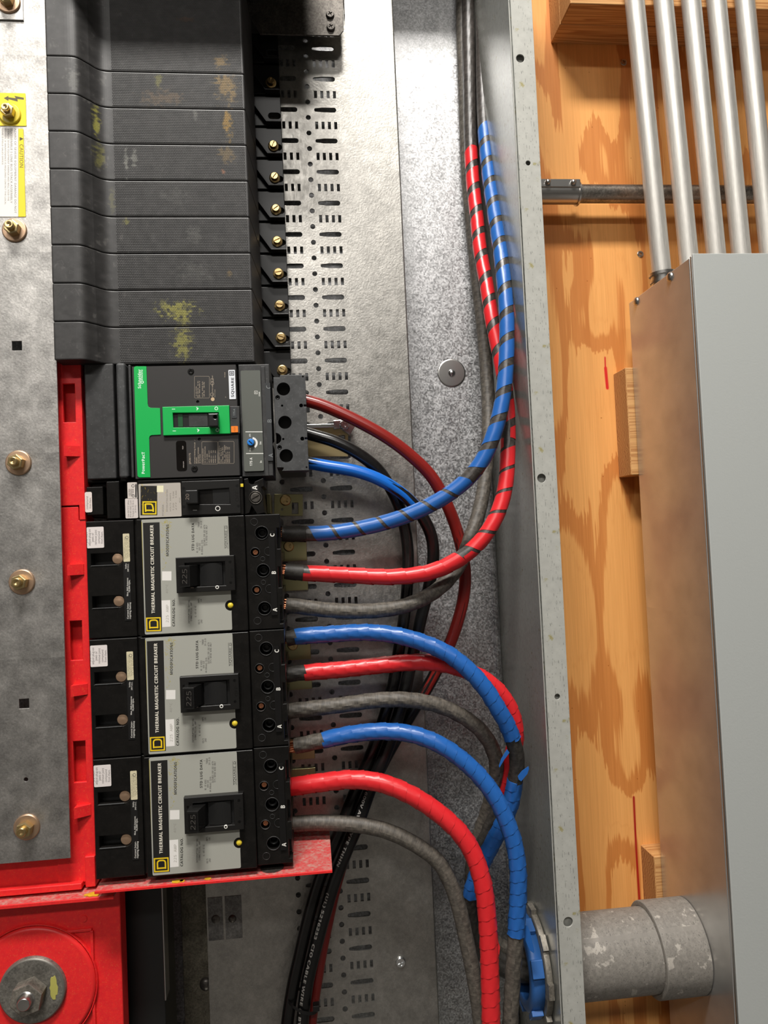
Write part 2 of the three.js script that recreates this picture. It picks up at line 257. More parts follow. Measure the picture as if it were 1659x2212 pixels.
mesh(enclosure, 'side_wall', boxW(XL - 0.0016, XL, YBOT, YTOP, ZB, ZF, 0), M.boxPaint);
mesh(enclosure, 'top_wall', boxW(XL, XS, YTOP, YTOP + 0.0016, ZB, ZF, 0), M.boxPaint);
mesh(enclosure, 'bottom_wall', boxW(XL, XS, YBOT - 0.0016, YBOT, ZB, ZF, 0), M.boxPaint);
{
  const FW = 0.0255, hs = [[1124, 126, 0.0046], [1141, 352, 0.0027], [1170, 1033, 0.0047], [1204, 1505, 0.003], [1227.5, 1992, 0.0051]];
  const holes = hs.map(([a, b, r]) => hole(pt(a, b, ZF), r));
  mesh(enclosure, 'front_flange', flat([V2(XS - 0.0008, YBOT), V2(XS + FW, YBOT), V2(XS + FW, YTOP), V2(XS - 0.0008, YTOP)], ZF - 0.0018, 0.0018, 0.0003, holes), M.flange, 'scratched pale grey front flange with drilled holes');
  mesh(enclosure, 'flange_return', boxW(XS + FW - 0.0015, XS + FW, YBOT, YTOP, ZF - 0.014, ZF - 0.001, 0), M.flange);
  mesh(enclosure, 'flange_backing', boxW(XS + 0.0016, XS + FW - 0.002, YBOT, YTOP, ZF - 0.0075, ZF - 0.006, 0), M.flange);
  mesh(enclosure, 'top_flange', boxW(XL, XS + FW, YTOP, YTOP + 0.022, ZF - 0.0018, ZF, 0), M.flange);
  const c = pt(975.5, 806, ZB), k = mesh(enclosure, 'knockout_plug', latheZ(c, ZB, [[0, 0.0012], [0.0165, 0.0012], [0.0182, 0.0008], [0.0186, 0]], 48), M.steel, 'round flat steel closing plate');
  mesh(k, 'screw', latheZ(c, ZB + 0.0012, [[0, 0.003], [0.002, 0.0028], [0.004, 0.0016], [0.0047, 0]]), M.bright, 'cross head screw in the middle of the plate');
}

// ------------------------------------------------------------------ perforated mounting pan
{
  const xr = (pt(845, 0, ZPAN).x + pt(930, 1857, ZPAN).x) / 2, xl = pt(447, 2000, ZPAN).x, pitch = 0.0381, c0 = pt(657, 87, ZPAN), y0 = c0.y + 0.5 * pitch, th = 0.002;
  const cx = (pt(657, 87, ZPAN).x + pt(690, 832, ZPAN).x + pt(738, 1951, ZPAN).x) / 3;
  // one pitch, cut between a slot row and a round hole: hole, bars, hole, slots
  const parts = [];
  for (let k = -3; k < 34; k++) {
    const base = c0.y - k * pitch, top = base - 0.375 * pitch, left = xl, s = [V2(left, top - pitch), V2(xr, top - pitch), V2(xr, top), V2(left, top)], hs = [], r = 0.0030;
    const slot = (x0, y) => { const p = new THREE.Path(), L = 0.0265; p.moveTo(x0, y - r * 0.4); p.lineTo(x0, y + r * 0.4); p.lineTo(x0 + 0.0012, y + r * 0.68); p.lineTo(x0 + 0.006, y + r * 0.82); p.lineTo(x0 + 0.01, y + r); p.lineTo(x0 + L - r, y + r); p.absarc(x0 + L - r, y, r, Math.PI / 2, -Math.PI / 2, true); p.lineTo(x0 + 0.01, y - r); p.lineTo(x0 + 0.006, y - r * 0.82); p.lineTo(x0 + 0.0012, y - r * 0.68); return p; };
    for (const x of [cx, cx - 0.0482]) { for (const q of [0.5, 1]) hs.push(hole(V2(x, base - q * pitch), r)); }
    for (const x of [cx + 0.0075, cx - 0.0392]) hs.push(slot(x, base - 1.25 * pitch));
    for (const x of [cx + 0.0098, cx - 0.0372]) for (let j = 0; j < 4; j++) { const a = x + j * 0.0076 - 0.0018, y = base - 0.75 * pitch, p = new THREE.Path(); p.moveTo(a, y - 0.0045); p.lineTo(a, y + 0.0045); p.lineTo(a + 0.0036, y + 0.0045); p.lineTo(a + 0.0036, y - 0.0045); hs.push(p); }
    parts.push(flat(s, ZPAN - th, th, 0, hs));
  }
  const pan = thing('mounting_pan', 'perforated galvanised mounting pan with rows of slots behind the breakers', 'metal plate', V3((xl + xr) / 2, YBOT, ZPAN - th));
  const top = c0.y + 3 * pitch, bot = c0.y - 31 * pitch;
  mesh(pan, 'plate', join(parts), M.pan);
  mesh(pan, 'bent_edge', join([boxW(xr, xr + 0.002, bot, top, ZB + 0.001, ZPAN - 0.002, 0), uvm(new THREE.CylinderGeometry(0.002, 0.002, top - bot, 8, 1, true, 0, Math.PI / 2).translate(xr, (top + bot) / 2, ZPAN - 0.002), 0.2)]), M.pan);
  mesh(pan, 'screw', screwHead(pt(865, 2077, ZPAN), 0.006, ZPAN, 0.0035, 'cross', 0.3), M.bright, 'shiny pan head screw');
  // clear tape patches at the lower left of the pan
  const tapeM = std({ map: dullMap, color: col(0.42, 0.42, 0.42), roughness: 0.3, metalness: 0.6 });
  for (const [a, b] of [[[448, 1940], [483, 2030]], [[485, 1937], [524, 2026]]]) mesh(pan, 'adhesive_patch', boxP(a, b, ZPAN + 0.0006, 0.0005, 0.0001), tapeM, 'grey adhesive patch with a screw head showing through');
  const q = pt(502, 1984, ZPAN); mesh(pan, 'screw', latheZ(q, ZPAN + 0.0004, [[0, 0.003], [0.003, 0.0026], [0.0046, 0]]), M.darkSteel);
  const q2 = pt(466, 1985, ZPAN); mesh(pan, 'screw', latheZ(q2, ZPAN + 0.0004, [[0, 0.002], [0.004, 0.0012], [0.005, 0]]), M.darkSteel);
}

// ------------------------------------------------------------------ bus cover plate at the left, with its bolts and stickers
const ZBC = 0.196;
function hexNut(c, r, z0, h) { const s = []; for (let i = 0; i < 6; i++) s.push(V2(c.x + r * Math.cos(i * Math.PI / 3 + 0.3), c.y + r * Math.sin(i * Math.PI / 3 + 0.3))); return flat(s, z0, h, 0.0008); }
function bolt(parent, c, z0, R, washerMat) {
  const w = mesh(parent, 'bolt', latheZ(c, z0, [[0, 0.0022], [R * 0.9, 0.0022], [R, 0.0014], [R, 0]], 36), washerMat ?? M.washer, 'zinc plated bolt with nut and broad washer');
  mesh(w, 'nut', hexNut(c, R * 0.62, z0 + 0.002, R * 0.72), M.zincYellow);
  mesh(w, 'stud', latheZ(c, z0 + 0.002 + R * 0.7, [[0, R * 0.34], [R * 0.12, R * 0.38], [R * 0.3, R * 0.46], [R * 0.36, R * 0.36], [R * 0.36, 0]]), M.brass);
}
{
  const xr = (pt(117, 775, ZBC).x + pt(153, 1850, ZBC).x) / 2 + 0.001, yb = pt(100, 1858, ZBC).y, yt = YTOP - 0.01, xl = -0.5;
  const sq = (a, b, r) => { const c = pt(a, b, ZBC), p = new THREE.Path(); p.moveTo(c.x - r, c.y - r); p.lineTo(c.x - r, c.y + r); p.lineTo(c.x + r, c.y + r); p.lineTo(c.x + r, c.y - r); return p; };
  const plate = thing('bus_cover_plate', 'dull galvanised bus cover plate with zinc bolts and a caution sticker', 'metal plate', V3(xr - 0.05, yb, ZBC - 0.0025));
  mesh(plate, 'plate', flat([V2(xl, yb), V2(xr, yb), V2(xr, yt), V2(xl, yt)], ZBC - 0.0025, 0.0025, 0.0003, [sq(36.5, 747, 0.0046), sq(52, 1520, 0.0046), hole(pt(56, 1684, ZBC), 0.002)]), M.busCover);
  for (const [a, b, R] of [[32, 498, 0.0118], [40.5, 1000, 0.0122], [48, 1257, 0.0122], [58.5, 1786, 0.0122]]) bolt(plate, pt(a, b, ZBC), ZBC, R);
  const tab = mesh(plate, 'lap_plate', boxP([-60, -40], [50, 43], ZBC + 0.002, 0.002, 0.0003), M.busCover); void tab;
  bolt(plate, pt(20, 8, ZBC), ZBC + 0.002, 0.0118);
  // stickers
  const zs = ZBC + 0.0006;
  const ys = sticker(plate, 'warning_sticker', [-30, 200], [57, 272], zs, 9000, '#f6dc2a', (g) => {
    g.fillStyle = '#5c5330'; g.beginPath(); [[8, 212], [18, 207], [18, 210], [34, 212], [31, 207], [51.5, 211], [51.5, 215.5], [37.5, 214], [38.5, 219.5], [18.5, 214.5], [18, 218]].forEach((p, i) => g[i ? 'lineTo' : 'moveTo'](...p)); g.fill();
  }, 'yellow sticker with a lightning arrow'); void ys;
  bolt(plate, pt(22, 247, zs), zs, 0.0105, M.yellow);
  sticker(plate, 'caution_label', [-30, 277], [55.5, 468], zs, 9000, '#f4efe9', (g) => {
    g.fillStyle = '#f5dc2c'; g.fillRect(40, 270, 30, 210); g.fillStyle = '#8a7a20'; g.fillRect(39.3, 270, 0.6, 210);
    vtext(g, 'CAUTION', 46.5, 337, 10.5, { down: true, len: 52, color: '#4a4416' });
    g.fillStyle = '#4a4416'; g.beginPath(); g.moveTo(51, 299.5); g.lineTo(42.5, 304); g.lineTo(42.5, 295.5); g.fill();
    const L = [['HAZARD OF SEVERE EQUIPMENT DAMAGE DO NOT', 33.5, 366, 190, 6], ['DISASSEMBLE I-LINE BUS STACK ASSEMBLY', 25, 355, 168, 6], ['MAY CAUSE SEVERE EQUIPMENT DAMAGE AND WILL VOID THE', 18, 352, 165, 4.4], ['WARRANTY. IF MAINTENANCE IS REQUIRED CONTACT THE LOCAL', 11.5, 356, 172, 4.4], ['SQUARE D FIELD SALES OFFICE', 5.5, 313, 86, 4.4]];
    for (const [s, x, y, len, size] of L) vtext(g, s, x, y, size, { down: true, len, color: '#55504e' });
  }, 'white sticker with yellow edge reading caution');
}

// ------------------------------------------------------------------ blank fillers
const Z1 = 0.205, Z2 = 0.182;
{
  const dots = pixelTexture(512, 512, (x, y) => { const n = 32, u = x / 512 * n, v = y / 512 * n, r = Math.floor(v), a = (u + (r % 2) * 0.5) % 1 - 0.5, b = v % 1 - 0.5; return smooth(0.5, 0.15, Math.hypot(a, b)); }, false);
  dots.repeat.set(0.2 / 0.056, 0.2 / 0.056);
  const xl = (pt(102, 200, Z1).x + pt(113, 690, Z1).x) / 2, xa = (pt(164, 200, Z1).x + pt(170, 600, Z1).x) / 2, xb = (pt(226, 200, Z2).x + pt(238, 600, Z2).x) / 2, xc = (pt(243, 200, Z2).x + pt(254, 600, Z2).x) / 2, xr = (pt(527, 150, Z2).x + pt(550, 760, Z2).x) / 2;
  const pitch = 0.0381, yb = pt(340, 786, Z2).y, gap = 0.0007;
  function scuff(k) {                                       // scratches, chalky rubs and yellow paint smears on the moulded face
    const w = 1024, h = k.h ?? 256, c = canvasOf(w, h), g = c.getContext('2d'), im = g.createImageData(w, h);
    for (let j = 0; j < h; j++) for (let i = 0; i < w; i++) {
      const u = i / w, a = fbm(i * 0.03 + k.o * 13, j * 0.03, 5), b = fbm(i * 0.05 + k.o * 29 + Math.sin(j * 0.03 + k.o) * 0.4, j * 0.02 + 7 + k.o * 5, 4), n = N1(i * 0.7, j * 0.7), o = (j * w + i) * 4;
      let v = 0.21 + (a - 0.5) * 0.10 + (n - 0.5) * 0.03, R = v, G = v * 0.98, B = v * 0.97;
      const smear = smooth(0.63, 0.8, b) * (u < 0.36 ? 0.55 : 0.12) * smooth(0.45, 0.65, a); R = mix(R, 0.5, smear * 0.55); G = mix(G, 0.49, smear * 0.55); B = mix(B, 0.47, smear * 0.55);
      for (const [su, sv, ru, rv, cr, cg, cb, s] of k.s) { const d = Math.hypot((u - su) / ru, (j / h - sv) / rv), m = smooth(1, 0.2, d + (fbm(i * 0.06 + 50, j * 0.06, 4) - 0.5) * 1.7) * s * (0.45 + n * 0.75); R = mix(R, cr, clamp(m)); G = mix(G, cg, clamp(m)); B = mix(B, cb, clamp(m)); }
      im.data[o] = clamp(R) * 255; im.data[o + 1] = clamp(G) * 255; im.data[o + 2] = clamp(B) * 255; im.data[o + 3] = 255;
    }
    g.putImageData(im, 0, 0);
    g.lineWidth = 1; for (let i = 0; i < 10; i++) { g.strokeStyle = 'rgba(190,190,185,' + (0.12 + rnd() * 0.2) + ')'; g.beginPath(); let x = rnd() * w, y = rnd() * h; g.moveTo(x, y); for (let q = 0; q < 4; q++) { x += (rnd() - 0.5) * 50; y += (rnd() - 0.5) * 60; g.lineTo(x, y); } g.stroke(); }
    return canvasTexture(c);
  }
  const Y = [0.62, 0.6, 0.28], TAN = [0.62, 0.5, 0.3], GR = [0.55, 0.55, 0.52];
  const spots = [ // from the lowest filler upwards
    [[0.62, 0.4, 0.06, 0.55, ...Y, 0.8]], [[0.60, 0.55, 0.12, 0.3, ...Y, 0.9], [0.63, 0.85, 0.05, 0.15, ...Y, 0.6], [0.52, 0.4, 0.02, 0.3, ...Y, 0.5]], [[0.7, 0.5, 0.1, 0.3, ...GR, 0.25], [0.88, 0.6, 0.02, 0.15, ...TAN, 0.6]],
    [[0.70, 0.5, 0.05, 0.3, ...GR, 0.35], [0.35, 0.1, 0.02, 0.2, ...Y, 0.6]], [[0.28, 0.5, 0.02, 0.5, ...Y, 0.3], [0.6, 0.4, 0.1, 0.3, ...GR, 0.2]], [[0.23, 0.4, 0.03, 0.4, ...Y, 0.5], [0.36, 0.5, 0.015, 0.5, ...GR, 0.8], [0.40, 0.4, 0.02, 0.3, ...GR, 0.7], [0.89, 0.25, 0.05, 0.35, ...TAN, 0.5], [0.87, 0.75, 0.015, 0.12, 0.6, 0.4, 0.3, 0.9]],
    [[0.22, 0.5, 0.018, 0.6, ...Y, 0.9], [0.90, 0.4, 0.03, 0.6, 0.68, 0.52, 0.22, 0.8], [0.73, 0.15, 0.02, 0.2, ...GR, 0.5]], [[0.90, 0.35, 0.07, 0.6, ...TAN, 0.75], [0.54, 0.2, 0.03, 0.25, ...Y, 0.5], [0.56, 0.7, 0.14, 0.25, 0.5, 0.4, 0.3, 0.55], [0.13, 0.6, 0.03, 0.5, ...GR, 0.5]],
    [[0.88, 0.88, 0.04, 0.08, ...TAN, 0.7], [0.7, 0.5, 0.05, 0.03, 0.45, 0.3, 0.2, 0.4], [0.09, 0.42, 0.05, 0.02, ...Y, 0.6]],
  ];
  function body(y0, y1) {
    const s = new THREE.Shape(), b = 0.0012; s.moveTo(xl, Z1 - 0.02); s.lineTo(xl, Z1 - 0.002); s.quadraticCurveTo(xl, Z1, xl + 0.002, Z1); s.lineTo(xa - 0.008, Z1); s.bezierCurveTo(xa + 0.006, Z1, xa + 0.004, Z1 - 0.004, (xa + xb) / 2, (Z1 + Z2) / 2); s.bezierCurveTo(xb - 0.006, Z2 + 0.003, xb - 0.003, Z2, xb + 0.008, Z2); s.lineTo(xr - 0.002, Z2); s.quadraticCurveTo(xr, Z2, xr, Z2 - 0.002); s.lineTo(xr + 0.0055, Z2 - 0.08); s.lineTo(xr - 0.03, Z2 - 0.08); s.lineTo(xr - 0.03, Z2 - 0.02); s.lineTo(xl, Z1 - 0.045);
    const g = new THREE.ExtrudeGeometry(s, { depth: y1 - y0 - 2 * b, bevelEnabled: true, bevelSize: b * 0.6, bevelThickness: b, bevelOffset: -b * 0.6, bevelSegments: 2, curveSegments: 14 });
    g.rotateX(Math.PI / 2).translate(0, y1 - b, 0); // profile z becomes depth
    return g;
  }
  // rotateX(90deg) sends (x, z-profile as y, depth) to (x, -depth, z): the profile faces +z
  const rib = (y0, xA, xB, zt) => { // low wall along the bottom edge of the foot, kinked at the left
    const p = [V2(xA, y0 + 0.021), V2(xA + 0.0135, y0 + 0.0018), V2(xB, y0 + 0.0018), V2(xB, y0 + 0.0006), V2(xA + 0.0128, y0 + 0.0006), V2(xA - 0.0006, y0 + 0.0202)]; return flat(p, 0.078, zt - 0.078, 0.0003); };
  const ZT = 0.085, xf = xr + 0.006, xg = (pt(603, 110, ZT).x + pt(625, 740, ZT).x) / 2;
  const where = ['just above the breaker with the green face', 'second up from the breaker with the green face', 'third up from the breaker with the green face', 'fourth up from the breaker with the green face', 'fifth up from the breaker with the green face', 'fourth down from the top', 'yellow smear along its step', 'tan smears at one end, below the tall one', 'tall, at the top below the steel bracket'];
  const screwYs = [];
  for (let k = 0; k < 9; k++) {
    const y0 = yb + k * pitch, y1 = k === 8 ? y0 + 3 * pitch : y0 + pitch;
    const t = thing('blank_filler', 'black grained plastic blank filler, ' + where[k], 'filler', V3((xl + xr) / 2, y0, 0.076), 'black blank fillers stacked above the breakers');
    const map = scuff({ o: k, s: spots[k], h: k === 8 ? 768 : 256 }), m = std({ map, roughness: 0.46 });
    mesh(t, 'body', uvRect(body(y0 + gap / 2, y1 - gap / 2), xl, y0, xr, y1), m);
    const md = std({ map, roughness: 0.55, bumpMap: dots, bumpScale: 0.0004 }); // the moulded diamond grain of the flat field
    { const g = boxW(xc, xr - 0.0025, y0 + 0.0018, y1 - 0.0018, Z2 - 0.0004, Z2 + 0.0002, 0); const gu = uvRect(g, xl, y0, xr, y1); mesh(t, 'grained_field', gu, md); dots.repeat.set((xr - xl) / 0.056, (y1 - y0) / 0.056); if (k === 8) { md.bumpMap = dots.clone(); md.bumpMap.repeat.set((xr - xl) / 0.056, (y1 - y0) / 0.056); dots.repeat.set((xr - xl) / 0.056, pitch / 0.056); } }
    for (let j = 0; j < (k === 8 ? 3 : 1); j++) {
      const yy = y0 + j * pitch, cxs = xg - 0.0118 + 0.0015, cys = yy + 0.0135, c = V2(cxs, cys), empty = k === 8 && j !== 1;
      const sl = new THREE.Path(); sl.absarc(cxs + 0.006, cys - 0.001, 0.0036, Math.PI / 2, -Math.PI / 2, true); sl.lineTo(cxs - 0.001, cys - 0.0046); sl.absarc(cxs - 0.001, cys - 0.001, 0.0036, -Math.PI / 2, Math.PI / 2, true);
      const foot = mesh(t, 'mounting_foot', flat([V2(xf - 0.008, yy + 0.0006), V2(xg, yy + 0.0006), V2(xg, yy + pitch - 0.0022), V2(xf - 0.008, yy + pitch - 0.0022)], 0.0765, ZT - 0.0765, 0.0005, [sl]), M.blackSmooth, 'black mounting foot with a slot');
      mesh(foot, 'rib', rib(yy, xf - 0.001, xg, ZT + 0.009), M.blackSmooth);
      if (!empty) mesh(t, 'screw', join([latheZ(c, ZT - 0.001, [[0.0042, 0.0028], [0.0062, 0.0028], [0.0064, 0.001], [0.0042, 0.001]]), screwHead(c, 0.0047, ZT, 0.0066, 'slot', -0.6 + k * 0.25, 0.0015)]), M.brass, 'brass slotted screw');
    }
  }
}

// ------------------------------------------------------------------ steel bracket and cover at the top
{
  const zb = 0.102, b = thing('steel_bracket', 'dark steel bracket with two cross head screws above the top filler foot', 'bracket', pt(640, 60, zb));
  const P = [[508, -60], [742, -60], [742, 66], [733, 77], [562, 74], [535, 28]];
  mesh(b, 'plate', flatP(P, zb, 0.002, 0.0004), M.darkSteel);
  mesh(b, 'side_lip', boxP([741, -60], [745, 36], zb + 0.012, 0.014, 0.0004), M.darkSteel);
  mesh(b, 'standoff', boxP([640, -50], [700, -20], zb - 0.002, zb - 0.002 - ZPAN, 0.0005), M.darkSteel);
  for (const [x, y] of [[713, 33], [714.5, 60]]) mesh(b, 'screw', screwHead(pt(x, y, zb), 0.005, zb, 0.0032, 'cross', 0.5), M.darkSteel);
  const y = pt(380, 100, Z2).y + 0.082, c = thing('top_cover', 'dark steel cover over the main lugs above the top filler', 'cover', V3(-0.1, y, 0.2));
  mesh(c, 'front', boxW(pt(115, 0, 0.25).x, pt(720, 0, 0.25).x, y, YTOP - 0.004, 0.245, 0.247, 0.0005), M.darkSteel);
  mesh(c, 'shelf', boxW(pt(115, 0, 0.25).x, pt(720, 0, 0.25).x, y, y + 0.002, 0.208, 0.245, 0.0005), M.darkSteel);
  mesh(c, 'top', boxW(pt(115, 0, 0.25).x, pt(720, 0, 0.25).x, YTOP - 0.006, YTOP - 0.004, ZB + 0.001, 0.246, 0.0005), M.darkSteel);
}

// ------------------------------------------------------------------ red insulating strip beside the breakers
{
  const zr = 0.182, A = (x, y) => [120 + x / 6.32, 780 + y / 6.32];
  const xl = pt(124, 900, zr).x - 0.012, xr = (pt(175, 776, zr).x + pt(206.7, 1906, zr).x) / 2, yt = pt(150, 772, zr).y, yb = pt(120, 1912, zr).y, xm = pt(163, 900, zr).x, xi = pt(137, 900, zr).x, ym = pt(160, 1092, zr).y;
  const r = thing('red_insulator', 'red plastic insulating strip running beside the breakers', 'insulator', V3((xl + xr) / 2, yb, zr - 0.02));
  // two lapped lengths, each with recessed windows and snap tabs
  const win = (ya, yb2) => { const p = new THREE.Path(), a = pt(150, ya, zr).y, b = pt(150, yb2, zr).y; p.moveTo(xi, a); p.lineTo(xm, a); p.lineTo(xm, b); p.lineTo(xi, b); return p; };
  mesh(r, 'strip', flat([V2(xl, ym), V2(xm + 0.001, ym), V2(xm + 0.001, pt(150, 1124, zr).y), V2(xr, pt(150, 1124, zr).y), V2(xr, yt), V2(xl, yt)], zr - 0.004, 0.004, 0.0006, [win(829, 912)]), M.red, 'upper length of the red strip');
  mesh(r, 'strip', flat([V2(xl, yb), V2(xr, yb), V2(xr, pt(150, 1125, zr).y), V2(xm, pt(150, 1125, zr).y), V2(xm, ym - 0.0012), V2(xl, ym - 0.0012)], zr - 0.005, 0.004, 0.0006, [win(1342, 1427), win(1603, 1692)]), M.red, 'lower length of the red strip');
  mesh(r, 'backing', boxW(xl, xr - 0.001, yb, yt, zr - 0.030, zr - 0.0125, 0.001), M.red);
  mesh(r, 'edge_wall', boxW(xr - 0.0022, xr, yb, yt, zr - 0.03, zr - 0.004, 0.0004), M.red);
  mesh(r, 'edge_wall', boxW(xl, xl + 0.002, yb, yt, zr - 0.03, zr - 0.004, 0.0004), M.red);
  for (const yp of [987, 1243, 1503, 1765]) { const a = pt(140, yp, zr); const s = new THREE.Shape([V2(0, 0), V2(0, 0.009), V2(0.0135, 0.001), V2(0.0135, 0)]); const g = new THREE.ExtrudeGeometry(s, { depth: 0.0105, bevelEnabled: false }).rotateX(Math.PI / 2).translate(xi + 0.002, a.y + 0.0105, zr - 0.001); mesh(r, 'snap_tab', uvm(g, 0.2), M.red); }
  // foot of the strip turns left along the bottom of the cover plate
  const yf = pt(60, 1862, zr).y; mesh(r, 'foot', boxW(-0.5, xr, yb - 0.004, yf, zr - 0.02, zr - 0.003, 0.001), M.red); mesh(r, 'foot_rim', boxW(-0.5, xr - 0.012, yb - 0.004, yb + 0.002, zr - 0.003, zr + 0.006, 0.0008), M.red); mesh(r, 'foot_rim', boxW(xr - 0.0095, xr, yb - 0.004, yf + 0.001, zr - 0.004, zr + 0.002, 0.0008), M.red);
}

// ------------------------------------------------------------------ breaker with the green face
const ZL = 0.212;
{
  const G = (x, y) => [280 + x / 6.9125, 780 + y / 6.9125], Q = (x, y) => [500 + x / 8.5056, 780 + y / 8.5056];
  const b = thing('circuit_breaker', 'newer black three pole circuit breaker with a green face and blue dial', 'breaker', pt(430, 910, ZPAN));
  const yT = pt(400, 789, ZL).y, yB = pt(410, 1031, ZL).y, xl = pt(288, 900, ZL).x, xr = pt(514, 900, ZL).x, x2 = pt(575, 900, 0.205).x;
  mesh(b, 'base', boxW(xl - 0.058, xr + 0.02, yB + 0.001, yT - 0.001, ZPAN + 0.004, 0.17, 0.002), M.black);
  mesh(b, 'body', boxW(xl, xr, yB, yT, 0.15, ZL - 0.002, 0.0015), M.charcoal);
  mesh(b, 'line_housing', boxP([181, 786], [252, 1034], 0.186, 0.05, 0.0015), M.charcoal, 'plain dark line side housing');
  mesh(b, 'ridge', boxP([249, 783], [278, 1033], 0.198, 0.05, 0.003), M.greyPlastic, 'raised grey ridge');
  mesh(b, 'ridge', boxP([276, 788], [290, 1032], 0.192, 0.05, 0.001), M.charcoal);
  // lettered face
  const F1 = (g, f) => { g.save(); g.translate(280, 780); g.scale(1 / 6.9125, 1 / 6.9125); f(g); g.restore(); };
  const face = labelMat(xl, yB, xr, yT, ZL, 10500, (g) => F1(g, (g) => {
    const im = (s, x, y, sz, o) => vtext(g, s, x, y, sz, { color: '#cdbba4', ...o });
    g.strokeStyle = '#a89a88'; g.lineWidth = 4; const rr = (x, y, w, h) => { g.beginPath(); g.roundRect(x, y, w, h, 14); g.stroke(); };
    rr(968, 225, 225, 325); rr(1078, 1205, 240, 335); rr(1322, 1202, 238, 330);
    im('UL 489 LISTED', 995, 450, 20, { len: 150 }); for (const [x, s] of [[1020, 'AC 60 Hz   Ir In'], [1045, '3P 480 600 V']]) im(s, x, 420, 20, { len: 250 }); im('cUL 250 kA', 1088, 420, 20, { len: 240 }); im('25 35', 1112, 420, 20, { len: 230 });
    im('cULus LISTED NEMA IEC 60947', 1240, 380, 22, { len: 340 }); im('File E12345', 1275, 480, 16, { len: 120 });
    for (const [x, y] of [[1235, 330], [1232, 497]]) { g.beginPath(); g.arc(x, y, 24, 0, 7); g.lineWidth = 6; g.stroke(); } g.lineWidth = 5; g.strokeRect(1214, 260, 38, 46); g.beginPath(); g.arc(1242, 568, 28, 0, 7); g.fillStyle = '#c9ab88'; g.fill();
    im('YR 23098', 1425, 200, 20, { len: 80 }); im('01', 1437, 535, 20);
    im('JJA36175', 900, 1455, 34, { len: 165 });
    for (const [s, x, l] of [['Current limiting Circuit  ⁓⁄', 972, 350], ['Breaker', 998, 95], ['Interruptor Limitador', 1024, 245], ['de Corriente', 1050, 140]]) im(s, x, 1530, 26, { align: 'left', len: l });
    for (let i = 0; i < 7; i++) im(['INTERRUPTING CAPACITY', 'IEC DE INTERRUPCION', 'V~ / kA RMS', '240 V~  480 Y/277', '480 V~  35', '600 V~  18', '250 V=  20'][i], 1096 + i * 31, 1525, 22, { align: 'left', len: [220, 250, 140, 190, 190, 190, 190][i] });
    for (let i = 0; i < 7; i++) im(['IEC 60947-2  40°C 50/60 Hz', 'Ue    Icu kA', 'Ui 750V  Uimp 8kV', 'Icu   Ics   supply', '220/240 V~  100', '380/415 V~  50', '500/525 V~  25'][i], 1340 + i * 25, 1525, 20, { align: 'left', len: [260, 230, 240, 270, 250, 240, 240][i] });
    for (const [x, y] of [[915, 155], [970, 1610]]) { g.strokeStyle = '#060606'; g.lineWidth = 8; g.beginPath(); g.arc(x, y, 48, 0, 7); g.stroke(); }
    vtext(g, 'PUSH TO TRIP', 1568, 925, 20, { color: '#d8cbb6', len: 70 });
  }), { bg: '#2b2928', roughness: 0.5 });
  mesh(b, 'face', uvRect(flat([V2(xl + 0.0004, yB + 0.0004), V2(xr - 0.0004, yB + 0.0004), V2(xr - 0.0004, yT - 0.0004), V2(xl + 0.0004, yT - 0.0004)], ZL - 0.002, 0.0024, 0, [[1018, 607], [1042, 1167]].map(([x, y]) => hole(pt(...G(x, y), ZL), 0.0015))), xl, yB, xr, yT), face, 'black face with small cream lettering');
  const zf = ZL + 0.0004;
  for (const [x, y] of [[915, 155], [970, 1610]]) mesh(b, 'cover_screw', screwHead(pt(...G(x, y), zf), 0.0032, zf - 0.0004, 0.0014, 'cross', 0, 0.0008), M.blackGloss);

  // green T and escutcheon
  const gp = (l) => l.map(([x, y]) => pt(...G(x, y), zf + 0.0006));
  const greenMat = (p0, p1, draw) => labelMat(p0.x, p1.y, p1.x, p0.y, zf, 12000, (g) => F1(g, draw), { bg: '#00b250', roughness: 0.42 });
  const tl = pt(...G(60, 70), zf), br = pt(...G(470, 1740), zf);
  const tm = greenMat(tl, br, (g) => { vtext(g, 'Schneider', 150, 268, 62, { bold: true, color: '#e9f5ec', len: 290 }); vtext(g, 'Electric', 186, 205, 38, { bold: true, color: '#e9f5ec', len: 160 }); g.strokeStyle = '#e9f5ec'; g.lineWidth = 11; g.beginPath(); g.arc(190, 315, 18, 0, 7); g.stroke(); vtext(g, 'PowerPacT', 206, 1522, 62, { bold: true, color: '#e9f5ec', len: 330 }); });
  { const l = gp([[95, 78], [250, 78], [262, 400], [270, 640], [280, 680], [312, 698], [455, 702], [466, 1098], [330, 1106], [302, 1118], [292, 1150], [300, 1450], [310, 1735], [140, 1737], [118, 1715], [100, 1300], [78, 600], [63, 105], [72, 84]]); mesh(b, 'green_strip', uvRect(flat(l, zf - 0.0002, 0.0010, 0.0001), tl.x, br.y, br.x, tl.y), tm, 'green lettered strip'); }
  const el = pt(...G(488, 684), zf + 0.003), er = pt(...G(1502, 1082), zf + 0.003);
  const wn = new THREE.Path(); [[642, 772], [653, 992], [1340, 985], [1330, 766]].map(([x, y]) => pt(...G(x, y), zf + 0.003)).forEach((p, i) => wn[i ? 'lineTo' : 'moveTo'](p.x, p.y));
